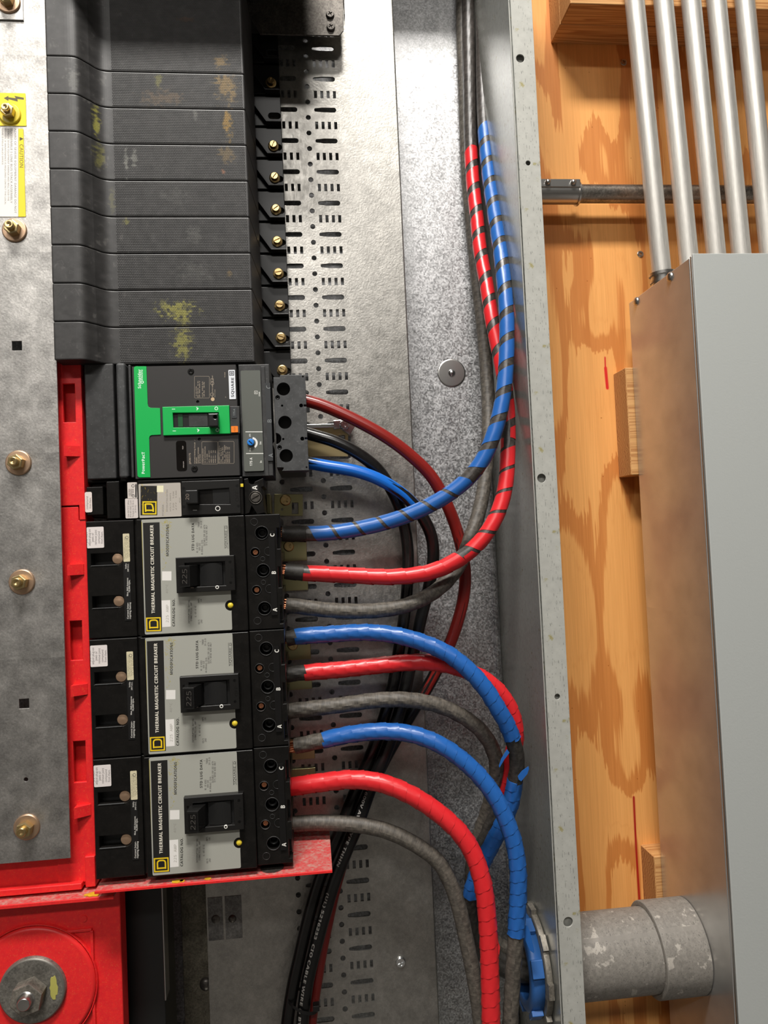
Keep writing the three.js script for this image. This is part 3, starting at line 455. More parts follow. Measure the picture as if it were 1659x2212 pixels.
  const em = greenMat(el, er, (g) => {
    g.strokeStyle = g.fillStyle = '#e4f4e8'; g.fillRect(640, 720, 50, 9); g.fillRect(652, 1045, 50, 9); g.lineWidth = 10;
    for (const [x, y] of [[1300, 714], [1316, 1037]]) { g.beginPath(); g.arc(x, y, 22, 0, 7); g.stroke(); }
    for (const [x, y] of [[1018, 718], [1030, 1042]]) { g.beginPath(); g.moveTo(x - 16, y - 22); g.lineTo(x + 14, y - 4); g.lineTo(x - 10, y + 24); g.stroke(); g.beginPath(); g.arc(x, y, 9, 0, 7); g.fill(); }
  });
  mesh(b, 'escutcheon', uvRect(flat([V2(el.x, er.y), V2(er.x, er.y), V2(er.x, el.y), V2(el.x, el.y)], zf, 0.003, 0.0004, [wn]), el.x, er.y, er.x, el.y), em, 'green handle surround');
  mesh(b, 'escutcheon_end', flatP([G(1495, 676), G(1640, 672), G(1645, 1075), G(1503, 1082)], zf + 0.0026, 0.0026, 0.0004), M.charcoal);
  mesh(b, 'handle_well', boxP(G(655, 780), G(1328, 982), zf + 0.0003, 0.0003, 0), M.blackSmooth);
  { const a = pt(...G(720, 790), zf), c = pt(...G(800, 985), zf); mesh(b, 'off_flag', boxW(a.x, c.x, c.y, a.y, zf, zf + 0.0008, 0.0002), labelMat(a.x, c.y, c.x, a.y, zf, 16000, (g) => F1(g, (g) => vtext(g, 'OFF', 765, 905, 62, { len: 130, color: '#021207' })), { bg: '#064a22' }), 'dark green flag lettered OFF'); }
  mesh(b, 'handle_shutter', boxP(G(880, 795), G(1170, 975), zf + 0.0012, 0.001, 0.0003), M.charcoal);
  { const a = pt(...G(1172, 782), zf + 0.013), d = pt(...G(1326, 975), zf + 0.013); mesh(b, 'handle', flat([V2(a.x, d.y), V2(d.x, d.y), V2(d.x, a.y), V2(a.x, a.y)], zf + 0.0005, 0.0125, 0.001, [hole(pt(...G(1278, 835), zf + 0.013), 0.0017)]), M.blackSmooth, 'black toggle handle'); }
  const lt = (name, a, c, z, bg, s, len, sz, color, label) => sticker(b, name, a, c, z, 14000, bg, (g) => F1(g, (g) => vtext(g, s[0], s[1], s[2], sz, { len, color })), label, { t: 0.0008 });
  lt('rating_window', G(1520, 690), G(1600, 850), zf + 0.0030, '#35383a', ['175 A', 1562, 765], 100, 40, '#9aa0a0');
  lt('trip_button', G(1514, 972), G(1620, 1062), zf + 0.0034, '#f58220', ['TEST', 1570, 1018], 70, 34, '#7c3c08', 'orange push to trip button');
  sticker(b, 'brand_plate', G(1474, 132), G(1588, 567), zf + 0.0005, 14000, '#e8ecf2', (g) => F1(g, (g) => { vtext(g, 'SQUARE', 1538, 392, 58, { bold: true, len: 300, color: '#10131a' }); g.fillStyle = '#10131a'; g.fillRect(1488, 150, 72, 66); g.fillStyle = '#e8ecf2'; g.fillRect(1498, 160, 52, 46); g.fillStyle = '#10131a'; g.beginPath(); g.moveTo(1508, 168); g.lineTo(1540, 168); g.lineTo(1540, 198); g.lineTo(1508, 198); g.fill(); g.fillStyle = '#e8ecf2'; g.fillRect(1518, 176, 12, 14); }), 'white name plate');
  { const a = G(690, 1192), c = G(858, 1635); sticker(b, 'dark_window', a, c, zf + 0.0004, 12000, '#0a0706', (g) => F1(g, (g) => { vtext(g, 'ON/OFF', 806, 1545, 22, { len: 100, color: '#d8cfc8' }); vtext(g, 'TRIP', 796, 1292, 22, { len: 56, color: '#d8cfc8' }); }), 'glossy black indicator window', { roughness: 0.12, r: 0.003 }); }
  // trip unit and lug cover
  const F2 = (g, f) => { g.save(); g.translate(500, 780); g.scale(1 / 8.5056, 1 / 8.5056); f(g); g.restore(); };
  const bc = pt(...Q(810, 1420), 0.2), BR = 0.0056, notch = (x, y0, y1, side) => { const o = [], dx = x - bc.x, h = Math.sqrt(Math.max(0, BR * BR - dx * dx)), a0 = Math.atan2(h, dx), n = 16; for (let i = 0; i <= n; i++) { const th = side < 0 ? -a0 - (2 * Math.PI - 2 * a0) * i / n : -a0 + 2 * a0 * i / n; o.push(V2(bc.x + BR * Math.cos(th), bc.y + BR * Math.sin(th))); } return o; };
  { const p = pt(...Q(125, 65), 0.204), q = pt(...Q(770, 2105), 0.204); mesh(b, 'trip_unit', flat([V2(p.x, q.y), V2(q.x, q.y), ...notch(q.x, 0, 0, -1), V2(q.x, p.y), V2(p.x, p.y)], 0.144, 0.06, 0.0006), M.charcoal); }
  mesh(b, 'cover_step', boxP(Q(535, 95), Q(690, 2110), 0.2052, 0.02, 0.0006), M.charcoal);
  sticker(b, 'trip_panel', Q(165, 175), Q(598, 2015), 0.2062, 12000, '#5d605a', (g) => F2(g, (g) => {
    g.fillStyle = '#e8e8e2'; g.fillRect(258, 1292, 320, 15); g.fillRect(268, 1690, 318, 15); const wt = { color: '#e8e8e2', bold: true };
    vtext(g, '175 A', 360, 1850, 62, { ...wt, len: 155 }); vtext(g, 'In', 540, 1850, 44, { ...wt, len: 42 }); vtext(g, 'Im', 532, 1505, 44, { ...wt, len: 58 }); vtext(g, '875', 340, 1362, 36, { ...wt, len: 52 }); vtext(g, '1750', 345, 1630, 36, { ...wt, len: 66 });
    g.lineWidth = 36; g.strokeStyle = '#eceae4'; g.beginPath(); g.arc(372, 1505, 92, -1.4, 0.95); g.stroke();
    g.lineWidth = 6; g.strokeRect(422, 548, 56, 52); vtext(g, 'PI', 450, 575, 30, wt); vtext(g, '2234B', 512, 605, 32, { ...wt, len: 84 });
  }), 'grey green trip setting panel with white lettering', { roughness: 0.45, r: 0.0016 });
  { const c = pt(...Q(355, 1495), 0.2062), d = mesh(b, 'setting_dial', latheZ(c, 0.2062, [[0, 0.003], [0.0030, 0.003], [0.0034, 0.0026], [0.0034, 0]]), M.blueDial, 'blue setting dial'); mesh(d, 'arrow', uvm(new THREE.BoxGeometry(0.0044, 0.0008, 0.0006).rotateZ(-0.75).translate(c.x, c.y, 0.2062 + 0.0031), 0.2), M.blackSmooth); }
  sticker(b, 'phase_letters', Q(615, 400), Q(765, 1830), 0.2056, 8000, '#2e3032', (g) => F2(g, (g) => { for (const [s, x, y] of [['C', 682, 475], ['B', 702, 1100], ['A', 724, 1732]]) vtext(g, s, x, y, 110, { color: '#8b8f90' }); }), undefined, { roughness: 0.55, t: 0.0002 });
  const zc = 0.198, lug = [[955, 512], [982, 1125], [1005, 1738]], outline = [Q(768, 298), Q(882, 300), Q(895, 255), Q(1350, 252), Q(1365, 470), Q(1378, 800), Q(1330, 800), Q(1330, 835), Q(1380, 838), Q(1395, 1405), Q(1345, 1405), Q(1345, 1440), Q(1400, 1442), Q(1425, 2010), Q(925, 2020), Q(955, 1985), Q(955, 1958), Q(835, 1955), Q(824, 1700)], edge = pt(...Q(812, 1420), zc).x;
  const hs = [...lug.map(([x, y]) => hole(pt(...Q(x, y), zc), 0.0072)), hole(pt(...Q(1280, 815), zc), 0.0024), hole(pt(...Q(1302, 1425), zc), 0.0025), hole(pt(...Q(1312, 285), zc), 0.0014), hole(pt(...Q(1380, 1950), zc), 0.0014), hole(pt(...Q(930, 818), zc), 0.0016), hole(pt(...Q(952, 1432), zc), 0.0016), hole(pt(...Q(848, 668), zc), 0.0028), hole(pt(...Q(884, 1588), zc), 0.0028)];
  mesh(b, 'lug_cover', flat([...outline.map(([x, y]) => pt(x, y, zc)), ...notch(edge, 0, 0, 1)], zc - 0.016, 0.016, 0.0005, hs), M.greyPlastic, 'blue grey lug cover with three large bores');

  for (const [x, y] of [[848, 668], [884, 1588]]) mesh(b, 'cover_screw', latheZ(pt(...Q(x, y), zc), zc - 0.008, [[0, 0.003], [0.0008, 0.003], [0.0008, 0.0065], [0.002, 0.0065], [0.002, 0]]), M.greyPlastic);
  mesh(b, 'lug_block', boxP(Q(790, 320), Q(1370, 1990), zc - 0.0162, 0.09, 0.001), M.blackSmooth);
  mesh(b, 'lug_block', boxP(Q(780, 330), Q(1385, 1980), zc - 0.05, 0.05, 0.001), M.blackSmooth);
  // silver mounting foot seen to the right of the lugs
  const zg = ZPAN + 0.004;
  { const p = new THREE.Path(); [[731, 940], [731, 957], [745, 957], [745, 940]].forEach(([x, y], i) => { const v = pt(x, y, zg); p[i ? 'lineTo' : 'moveTo'](v.x, v.y); }); mesh(b, 'mounting_foot', flatP([[655, 921], [752, 921], [752, 986], [655, 986]], zg, 0.0035, 0.0003, [p]), M.zincYellow); }
  mesh(b, 'mounting_foot', boxP([655, 917], [722, 923], zg + 0.012, 0.012, 0.0005), M.bright, 'bright steel foot with a bent clamp');
  { const s = flatP([[720, 908], [757, 905], [767, 921], [755, 941], [735, 926], [721, 928]], zg + 0.008, 0.004, 0.0006); mesh(b, 'clamp', s, M.bright); mesh(b, 'screw', screwHead(pt(744, 918, zg + 0.008), 0.0058, zg + 0.008, 0.0034, 'cross', 0.4), M.bright); }
}

// ------------------------------------------------------------------ small single pole breaker
{
  const A = (x, y) => [180 + x / 6.9125, 1030 + y / 6.9125], C = (x, y) => [120 + x / 2.9625, 1020 + y / 2.9625];
  const b = thing('circuit_breaker', 'small black single pole 20 amp breaker below the green faced one', 'breaker', pt(400, 1075, ZPAN));
  const top = 1036, bot = 1112;
  mesh(b, 'base', boxP([196, 1044], [520, 1106], 0.165, 0.085, 0.002), M.black);
  mesh(b, 'line_housing', boxP([186, 1052], [224, 1112], 0.182, 0.04, 0.001), M.black);
  mesh(b, 'line_housing', boxP([229, 1040], [260, 1120], 0.186, 0.04, 0.001), M.black);
  mesh(b, 'body', boxP([296, 1037], [527, 1112], ZL - 0.002, 0.05, 0.0012), M.black);
  mesh(b, 'terminal_block', flatP([C(1205, 42), C(1232, 38), C(1240, 70), C(1262, 84), C(1275, 60), C(1330, 36), C(1335, 90), C(1316, 96), C(1338, 260), C(1290, 270), C(1255, 215), C(1240, 262), C(1212, 270)], 0.203, 0.05, 0.0006), M.black);
  { const c = pt(...C(1280, 163), 0.203); mesh(b, 'terminal_screw', join([ringZ(c, 0.0056, 0.0066, 0.2015, 0.2036), screwHead(c, 0.0054, 0.2016, 0.0028, 'slot', 0.5)]), M.darkSteel, 'round slotted terminal screw'); }
  sticker(b, 'phase_letter', C(1250, 78), C(1300, 122), 0.2034, 14000, '#161514', (g) => { vtext(g, 'A', 550, 1053.4, 15, { bold: true, color: '#eeece6' }); });
  const dirt = (g, x, y, w, h, n, cl) => { let q = 5; const r = () => { q = (q * 16807) % 2147483647; return q / 2147483647; }; g.strokeStyle = cl; for (let i = 0; i < n; i++) { g.lineWidth = 0.3 + r() * 0.9; g.globalAlpha = 0.25 + r() * 0.4; const a = x + r() * w, c = y + r() * h; g.beginPath(); g.moveTo(a, c); g.lineTo(a + (r() - 0.5) * 6, c + (r() - 0.5) * 10); g.stroke(); } g.globalAlpha = 1; };
  sticker(b, 'front_label', A(822, 108), A(1468, 590), ZL - 0.0014, 14000, '#b9b2a9', (g) => {
    g.save(); g.translate(180, 1030); g.scale(1 / 6.9125, 1 / 6.9125);
    g.fillStyle = '#1d1b19'; g.fillRect(856, 135, 248, 440);
    g.strokeStyle = '#f0d21e'; g.lineWidth = 19; g.strokeRect(893, 375, 190, 178); g.lineWidth = 23; g.beginPath(); g.moveTo(932, 522); g.lineTo(932, 505); g.lineTo(926, 410); g.quadraticCurveTo(930, 402, 1010, 408); g.quadraticCurveTo(1042, 415, 1044, 505); g.lineTo(1044, 522); g.moveTo(928, 500); g.lineTo(1046, 500); g.stroke();
    g.fillStyle = '#f2ecc9'; g.fillRect(1098, 130, 98, 98);
    const t = (s, x, y, len, sz, c) => vtext(g, s, x, y, sz, { len, color: c ?? '#6d675f' });
    t('FY14020A', 1190, 500, 170, 38); t('INTERRUPTING RATING', 1250, 355, 340, 30); t('VOLTS  AMPS', 1300, 380, 280, 26); t('120   10K', 1345, 360, 300, 26); t('277   14K', 1385, 350, 300, 26); t('48333', 1440, 350, 80, 26);
    g.restore(); dirt(g, 300, 1045, 60, 72, 60, '#c9a92a');
  }, 'grey and black rating label with a yellow square emblem', { r: 0.0012 });
  sticker(b, 'side_label', A(655, 85), A(808, 320), ZL - 0.006, 14000, '#d6cdc6', (g) => { g.save(); g.translate(180, 1030); g.scale(1 / 6.9125, 1 / 6.9125); ['LISTED', 'CIRCUIT', 'BREAKER', 'UL  HACR'].forEach((s, i) => vtext(g, s, 684 + i * 20, 235, 20, { len: 110, bold: true, color: '#3a3533' })); g.fillStyle = '#222'; g.fillRect(776, 110, 20, 200); g.lineWidth = 7; g.strokeStyle = '#333'; g.beginPath(); g.arc(742, 135, 20, 0, 7); g.stroke(); g.beginPath(); g.arc(745, 285, 20, 0, 7); g.stroke(); g.restore(); });
  sticker(b, 'torque_label', A(622, 325), A(820, 615), ZL - 0.0062, 14000, '#d9d0cb', (g) => { g.save(); g.translate(180, 1030); g.scale(1 / 6.9125, 1 / 6.9125); ['Use 60/75°C Wire', '#14-#4 AWG Cu/Al', 'Torque to 35 lb-in', '(4 N·m)'].forEach((s, i) => vtext(g, s, 672 + i * 35, 478, 34, { len: [255, 255, 255, 110][i], color: '#4b4644' })); g.restore(); }, undefined, { r: 0.0014 });
  sticker(b, 'jaw_label', A(20, 228), A(135, 528), 0.1826, 14000, '#e9dcd6', (g) => { g.save(); g.translate(180, 1030); g.scale(1 / 6.9125, 1 / 6.9125); vtext(g, 'compound', 58, 388, 36, { len: 195, color: '#2c2826' }); vtext(g, 'from them.', 105, 388, 36, { len: 170, color: '#2c2826' }); g.restore(); }, undefined, { r: 0.0018 });
  // handle surround with window, handle and lettering
  const ez = ZL + 0.0006, el = pt(...C(806, 60), ez), er = pt(...C(1185, 262), ez), wn = new THREE.Path(); [[855, 118], [862, 205], [1118, 205], [1110, 100]].map(([x, y]) => pt(...C(x, y), ez)).forEach((p, i) => wn[i ? 'lineTo' : 'moveTo'](p.x, p.y));
  const em = labelMat(el.x, er.y, er.x, el.y, ez, 12000, (g) => { g.save(); g.translate(120, 1020); g.scale(1 / 2.9625, 1 / 2.9625); vtext(g, 'OFF', 1162, 155, 30, { len: 70, color: '#060505' }); vtext(g, 'ON', 820, 165, 26, { len: 52, color: '#060505' }); g.strokeStyle = '#e6e4de'; g.lineWidth = 5; g.beginPath(); g.arc(1038, 232, 14, 0, 7); g.stroke(); g.fillStyle = '#ccc'; g.fillRect(880, 241, 26, 4); g.fillStyle = '#050505'; for (const [x, y] of [[820, 104], [822, 222], [1163, 86], [1170, 217]]) { g.beginPath(); g.arc(x, y, 10, 0, 7); g.fill(); } g.restore(); }, { bg: '#1a1918', roughness: 0.35 });
  mesh(b, 'handle_surround', uvRect(flat([V2(el.x, er.y), V2(er.x, er.y), V2(er.x, el.y), V2(el.x, el.y)], ez - 0.003, 0.003, 0.0004, [wn]), el.x, er.y, er.x, el.y), em);
  mesh(b, 'handle_well', boxP(C(1005, 104), C(1115, 203), ZL - 0.0016, 0.0006, 0), M.blackSmooth);
  { const h = mesh(b, 'handle', boxP(C(828, 116), C(912, 200), ez + 0.010, 0.0125, 0.001), M.blackSmooth, 'black toggle handle moulded 20'); sticker(b, 'handle_mark', C(828, 122), C(862, 192), ez + 0.0102, 14000, '#0c0b0b', (g) => vtext(g, '20', 120 + 845 / 2.9625, 1020 + 158 / 2.9625, 10, { color: '#8a7c70', len: 14 })); void h; }
  mesh(b, 'yellow_mark', boxP(C(1183, 74), C(1202, 94), ZL - 0.0012, 0.0008, 0.0002), M.yellow);
  // chromate foot with screw
  const D = (x, y) => [540 + x / 4.366, 780 + y / 4.366], zf = ZPAN + 0.0035;
  { const p = new THREE.Path(); [[395, 1335], [395, 1440], [455, 1440], [455, 1335]].forEach(([x, y], i) => { const v = pt(...D(x, y), zf); p[i ? 'lineTo' : 'moveTo'](v.x, v.y); }); mesh(b, 'mounting_foot', flatP([D(230, 1255), D(498, 1255), D(498, 1460), D(230, 1460)], zf, 0.003, 0.0003, [p, hole(pt(...D(302, 1398), zf), 0.0018)]), M.chromate, 'iridescent yellow chromate steel foot'); }
  mesh(b, 'mounting_foot', boxP(D(150, 1255), D(200, 1440), zf + 0.03, 0.03, 0.0008), M.chromate);
  mesh(b, 'foot_screw', screwHead(pt(...D(335, 1312), zf), 0.0066, zf, 0.0032, 'cross', 0.75), M.brass);
  void top; void bot;
}

// ------------------------------------------------------------------ three 225 amp breakers
{
  const S = 4.8794, Z = (x, y) => [300 + x / S, 1110 + y / S], F0 = (g, f) => { g.save(); g.translate(300, 1110); g.scale(1 / S, 1 / S); f(g); g.restore(); };
  const b = thing('circuit_breaker', 'black and grey three pole 225 amp breaker directly below the small 20 amp breaker', 'breaker', pt(450, 1240, ZPAN), '225 amp breakers');
  const H1 = 0.1143, ymid = pt(...Z(500, 650), ZL).y, y0 = ymid - H1 / 2 + 0.0006, y1 = ymid + H1 / 2 - 0.0006;
  const ZS = 0.2065, xa = pt(188, 1240, ZS).x, xb = pt(292, 1240, ZS).x, xL = pt(297, 1240, ZL).x, xM = pt(532, 1240, ZL).x, xR = pt(609, 1240, 0.205).x;
  mesh(b, 'base', boxW(xa + 0.006, xR - 0.004, y0 + 0.001, y1 - 0.001, ZPAN + 0.006, ZS - 0.016, 0.002), M.black);
  // line side with jaw slots
  const jaw = (y, x0) => { const r = 0.0056, p = new THREE.Path(); p.moveTo(x0, y - r); p.lineTo(x0, y + r); p.lineTo(xR0, y + r); p.absarc(xR0, y, r, Math.PI / 2, -Math.PI / 2, true); p.lineTo(x0, y - r); return p; };
  const xR0 = pt(254, 1250, ZS).x, jy = [1207, 1299].map((v) => pt(250, v, ZS).y), jx = xa + 0.004;
  mesh(b, 'line_housing', flat([V2(xa, y0), V2(xb, y0), V2(xb, y1), V2(xa, y1)], ZS - 0.015, 0.0145, 0.0008, jy.map((y) => jaw(y, jx))), M.black);
  for (const y of jy) { mesh(b, 'jaw_recess', boxW(jx, xR0 + 0.006, y - 0.007, y + 0.007, ZS - 0.0165, ZS - 0.014, 0), M.blackSmooth); mesh(b, 'rivet', latheZ(V2(xR0, y), ZS - 0.014, [[0, 0.0118], [0.0048, 0.0115], [0.0053, 0.011], [0.0053, 0]]), M.washer, 'round bronze coloured rivet head'); mesh(b, 'slot_lip', boxW(jx, xR0, y - 0.0064, y - 0.0056, ZS - 0.003, ZS + 0.0002, 0.0003), M.greyPlastic); }
  mesh(b, 'step', boxW(xb - 0.001, xL + 0.001, y0, y1, 0.15, ZS - 0.004, 0.0008), M.black);
  mesh(b, 'body', boxW(xL, xM, y0, y1, 0.15, ZL - 0.0006, 0.001), M.black);
  // stickers of the line side
  const st = (name, a, c, bg, draw, label, o) => sticker(b, name, a, c, ZS + 0.0001, 14000, bg, draw, label, { r: 0.0012, ...o });
  st('jaw_label', [187, 1139], [225, 1183], '#e6dedb', (g) => ['DO NOT', 'adjust plug-on', 'jaws or', 'remove joint', 'compound', 'from them.'].forEach((s, i) => vtext(g, s, 186.5 + i * 6.7, 1161, 6.4, { color: '#3a3533', len: [24, 36, 20, 33, 27, 27][i] })), 'white sticker about plug on jaws');
  st('listing_label', [265, 1153], [281, 1213], '#d9cfae', (g) => { for (let i = 0; i < 4; i++) vtext(g, ['CIRCUIT BREAKER LISTED E10027', 'LISTED CIRCUIT BREAKER', 'Use 60/75°C Wire #4-300', 'UL LR 40274'][i], 268.5 + i * 3.4, 1184, 3, { len: 50 - i * 4, color: '#4c4534' }); g.lineWidth = 0.9; g.strokeStyle = '#444'; g.beginPath(); g.arc(274, 1161, 3, 0, 7); g.stroke(); }, 'narrow yellowed listing sticker', { r: 0.0008 });
  st('rating_strip', [266, 1214], [284.5, 1340], '#131212', (g) => { const w = { color: '#d9d6cf', bold: true }; vtext(g, 'Volts', 272, 1223, 4.4, { ...w, len: 12 }); vtext(g, '240 V.A.C.', 276.5, 1226, 4, { ...w, len: 18 }); vtext(g, 'Max. RMS Amperes', 275.5, 1268, 4.6, { ...w, len: 40 }); vtext(g, '10,000 Sym.', 279.5, 1266, 4.6, { ...w, len: 28 }); vtext(g, 'Current Inter-', 276, 1319, 5, { ...w, len: 36 }); vtext(g, 'rupting Rating', 280.8, 1319, 5, { ...w, len: 36 }); }, 'black strip with white rating text', { r: 0.0004 });
  // main label
  const LA = pt(...Z(25, 62), ZL), LB = pt(...Z(984, 1222), ZL);
  const lm = labelMat(LA.x, LB.y, LB.x, LA.y, ZL, 11000, (g) => F0(g, (g) => {
    g.fillStyle = '#1b1a18'; g.beginPath(); [[46, 96], [219, 88], [246, 1236], [80, 1243]].forEach((p, i) => g[i ? 'lineTo' : 'moveTo'](...p)); g.fill();
    vtext(g, 'THERMAL MAGNETIC CIRCUIT BREAKER', 146, 582, 48, { bold: true, color: '#efe9da', len: 930, tilt: -0.02 });
    g.strokeStyle = '#f2cc1c'; g.save(); g.translate(158, 1161); g.rotate(-0.03); g.lineWidth = 13; g.strokeRect(-70, -66, 140, 132); g.fillStyle = '#15130f'; g.lineWidth = 15; g.beginPath(); g.moveTo(-40, 44); g.lineTo(-40, -18); g.quadraticCurveTo(-38, -44, -8, -44); g.lineTo(14, -44); g.quadraticCurveTo(42, -42, 42, -18); g.lineTo(42, 44); g.moveTo(-44, 34); g.lineTo(46, 34); g.stroke(); g.restore();
    const k = { bold: true, color: '#1a1917' }, m = { color: '#4a4845', font: 'monospace' };
    vtext(g, 'MODIFICATIONS', 303, 280, 38, { ...k, len: 340 }); vtext(g, 'STD LUG DATA', 571, 240, 36, { ...k, len: 296 }); vtext(g, 'CATALOG NO.', 369, 1040, 36, { ...k, len: 296 });
    g.fillStyle = '#eeebe6'; g.fillRect(246, 606, 98, 96); g.beginPath(); [[241, 912], [331, 908], [337, 1186], [248, 1191]].forEach((p, i) => g[i ? 'lineTo' : 'moveTo'](...p)); g.fill();
    vtext(g, '225 AMP', 302, 1050, 38, { color: '#a9a59c', len: 190, font: 'monospace' }); vtext(g, '40°C', 297, 790, 32, { color: '#8d8a83', len: 100, font: 'monospace' });
    vtext(g, '0232225', 440, 1040, 36, { color: '#a3a099', len: 190, font: 'monospace' }); vtext(g, '90224', 488, 1080, 36, { color: '#a3a099', len: 140, font: 'monospace' });
    for (const [s, x, y, l] of [['INTERRUPTING RATING', 528, 1032, 250], ['SYMMETRICAL AMP', 552, 1032, 200], ['UL 489 60 HZ', 597, 1030, 120], ['VOLTS', 634, 1140, 52], ['240', 660, 1135, 40], ['AMPS', 630, 915, 46], ['10K', 656, 915, 34], ['NO. OF WIRES', 615, 355, 108], ['WIRE SIZE', 640, 345, 76], ['#4-300kcmil CU/AL', 666, 350, 160], ['SUITABLE FOR USE WITH', 691, 225, 225], ['75°C RATED WIRE ONLY', 714, 225, 220], ['1', 607, 105, 10], ['TORQUE', 631, 110, 60], ['250 LB-IN', 657, 112, 78]]) vtext(g, s, x, y, 24, { ...m, bold: true, len: l });
    vtext(g, 'SQUARE D', 920, 240, 32, { color: '#2a2927', len: 245 }); g.strokeStyle = '#2a2927'; g.lineWidth = 3; for (const x of [905, 938]) { g.beginPath(); g.moveTo(x - 4, 118); g.lineTo(x + 4, 366); g.stroke(); }
    let q = 11; const r = () => { q = (q * 16807) % 2147483647; return q / 2147483647; }; g.strokeStyle = '#b09a1c'; for (let i = 0; i < 70; i++) { g.globalAlpha = 0.15 + r() * 0.35; g.lineWidth = 2 + r() * 5; const x = 240 + r() * 90, y = 70 + r() * r() * 520; g.beginPath(); g.moveTo(x, y); g.lineTo(x + (r() - 0.5) * 60, y + (r() - 0.5) * 50); g.stroke(); } g.globalAlpha = 0.5; g.lineWidth = 9; g.beginPath(); g.moveTo(32, 85); g.lineTo(60, 1245); g.stroke(); g.globalAlpha = 1;
  }), { bg: '#a9a9a0', roughness: 0.5 });
  { const s = new THREE.Shape(), r = 0.0015, n = pt(...Z(965, 965), ZL), x0 = LA.x, x1 = LB.x, ya = LB.y, yb = LA.y; s.moveTo(x0 + r, ya); s.lineTo(x1 - r, ya); s.quadraticCurveTo(x1, ya, x1, ya + r); s.lineTo(x1, n.y - 0.0056); s.lineTo(n.x + 0.001, n.y - 0.0056); s.absarc(n.x, n.y, 0.0052, -Math.PI / 2 + 0.2, Math.PI / 2 - 0.2, true); s.lineTo(x1, n.y + 0.0056); s.lineTo(x1, yb - r); s.quadraticCurveTo(x1, yb, x1 - r, yb); s.lineTo(x0 + r, yb); s.quadraticCurveTo(x0, yb, x0, yb - r); s.lineTo(x0, ya + r); s.quadraticCurveTo(x0, ya, x0 + r, ya);
    mesh(b, 'front_label', uvRect(new THREE.ExtrudeGeometry(s, { depth: 0.0006, bevelEnabled: false }).translate(0, 0, ZL - 0.0006), x0, ya, x1, yb), lm, 'grey rating label with black title strip and yellow emblem');
    mesh(b, 'test_button', latheZ(n, ZL - 0.001, [[0, 0.002], [0.0018, 0.0018], [0.0027, 0.0008], [0.0028, 0]]), M.yellow, 'round yellow test button'); }
  // handle surround
  const ez = ZL + 0.0065, eA = pt(...Z(385, 462), ez), eB = pt(...Z(1018, 806), ez), wA = pt(...Z(482, 520), ez), wB = pt(...Z(915, 752), ez);
  const wn = new THREE.Path(); wn.moveTo(wA.x, wB.y); wn.lineTo(wA.x, wA.y); wn.lineTo(wB.x, wA.y); wn.lineTo(wB.x, wB.y);
  const em = labelMat(eA.x, eB.y, eB.x, eA.y, ez, 12000, (g) => F0(g, (g) => { vtext(g, 'OFF', 982, 622, 40, { len: 110, color: '#040404' }); vtext(g, 'ON', 418, 650, 40, { len: 76, color: '#040404' }); g.strokeStyle = '#eceae2'; g.lineWidth = 8; g.beginPath(); g.arc(825, 773, 15, 0, 7); g.stroke(); g.fillStyle = '#9a8a80'; g.fillRect(546, 774, 34, 9); g.fillStyle = '#020202'; for (const [x, y] of [[433, 558], [436, 730], [962, 506], [968, 726]]) { g.beginPath(); g.arc(x, y, 15, 0, 7); g.fill(); } }), { bg: '#191817', roughness: 0.3 });
  mesh(b, 'handle_surround', uvRect(flat([V2(eA.x, eB.y), V2(eB.x, eB.y), V2(eB.x, eA.y), V2(eA.x, eA.y)], ZL - 0.001, 0.0075, 0.0007, [wn]), eA.x, eB.y, eB.x, eA.y), em, 'raised black handle surround');
  mesh(b, 'handle_well', boxW(wA.x - 0.001, wB.x + 0.001, wB.y - 0.001, wA.y + 0.001, ZL - 0.0002, ZL + 0.0004, 0), M.blackSmooth);
  { const a = pt(...Z(642, 525), ez), c = pt(...Z(880, 748), ez), n = 10, s = new THREE.Shape(); s.moveTo(a.x, ZL); for (let i = 0; i <= n; i++) { const u = i / n; s.lineTo(a.x + (c.x - a.x) * u, ZL + 0.0035 + 0.0022 * Math.sin(Math.PI * u * 0.9)); } s.lineTo(c.x, ZL); mesh(b, 'handle_shutter', uvm(new THREE.ExtrudeGeometry(s, { depth: a.y - c.y, bevelEnabled: false }).rotateX(Math.PI / 2).translate(0, a.y, 0), 0.2), M.blackSmooth); }
  { const a = pt(...Z(450, 545), ez), c = pt(...Z(640, 755), ez), y0h = c.y, y1h = a.y, s = new THREE.Shape([V2(a.x, ZL), V2(a.x - 0.0006, ez + 0.0145), V2(a.x + 0.010, ez + 0.0165), V2(c.x - 0.004, ez + 0.006), V2(c.x, ZL)]); const g = uvm(new THREE.ExtrudeGeometry(s, { depth: y1h - y0h - 0.001, bevelEnabled: true, bevelSize: 0.0005, bevelThickness: 0.0005, bevelOffset: -0.0005, bevelSegments: 2 }).rotateX(Math.PI / 2).translate(0, y1h - 0.0005, 0), 0.2); const h = mesh(b, 'handle', g, M.blackGloss, 'black toggle handle moulded 225');
    const hm = labelMat(a.x, y0h, a.x + 0.0105, y1h, ez + 0.015, 24000, (g) => { const p = px(V3(a.x + 0.0052, (y0h + y1h) / 2, ez + 0.015)); vtext(g, '225', p[0], p[1], 15, { len: 34, color: '#4b4844' }); }, { bg: '#0d0c0c', roughness: 0.3 }); const pg = uvRect(boxW(a.x + 0.0006, a.x + 0.0092, y0h + 0.002, y1h - 0.002, 0, 0.0003, 0), a.x, y0h, a.x + 0.0105, y1h); pg.translate(-(a.x), 0, 0).rotateY(-Math.atan2(0.002, 0.0106)).translate(a.x, 0, ez + 0.0146); mesh(h, 'handle_mark', pg, hm); }
  // load side: terminal cover with bores
  const zt = 0.2065, bores = [[1295, 200], [1310, 597], [1325, 997]], small = [[1225, 405], [1240, 803]];
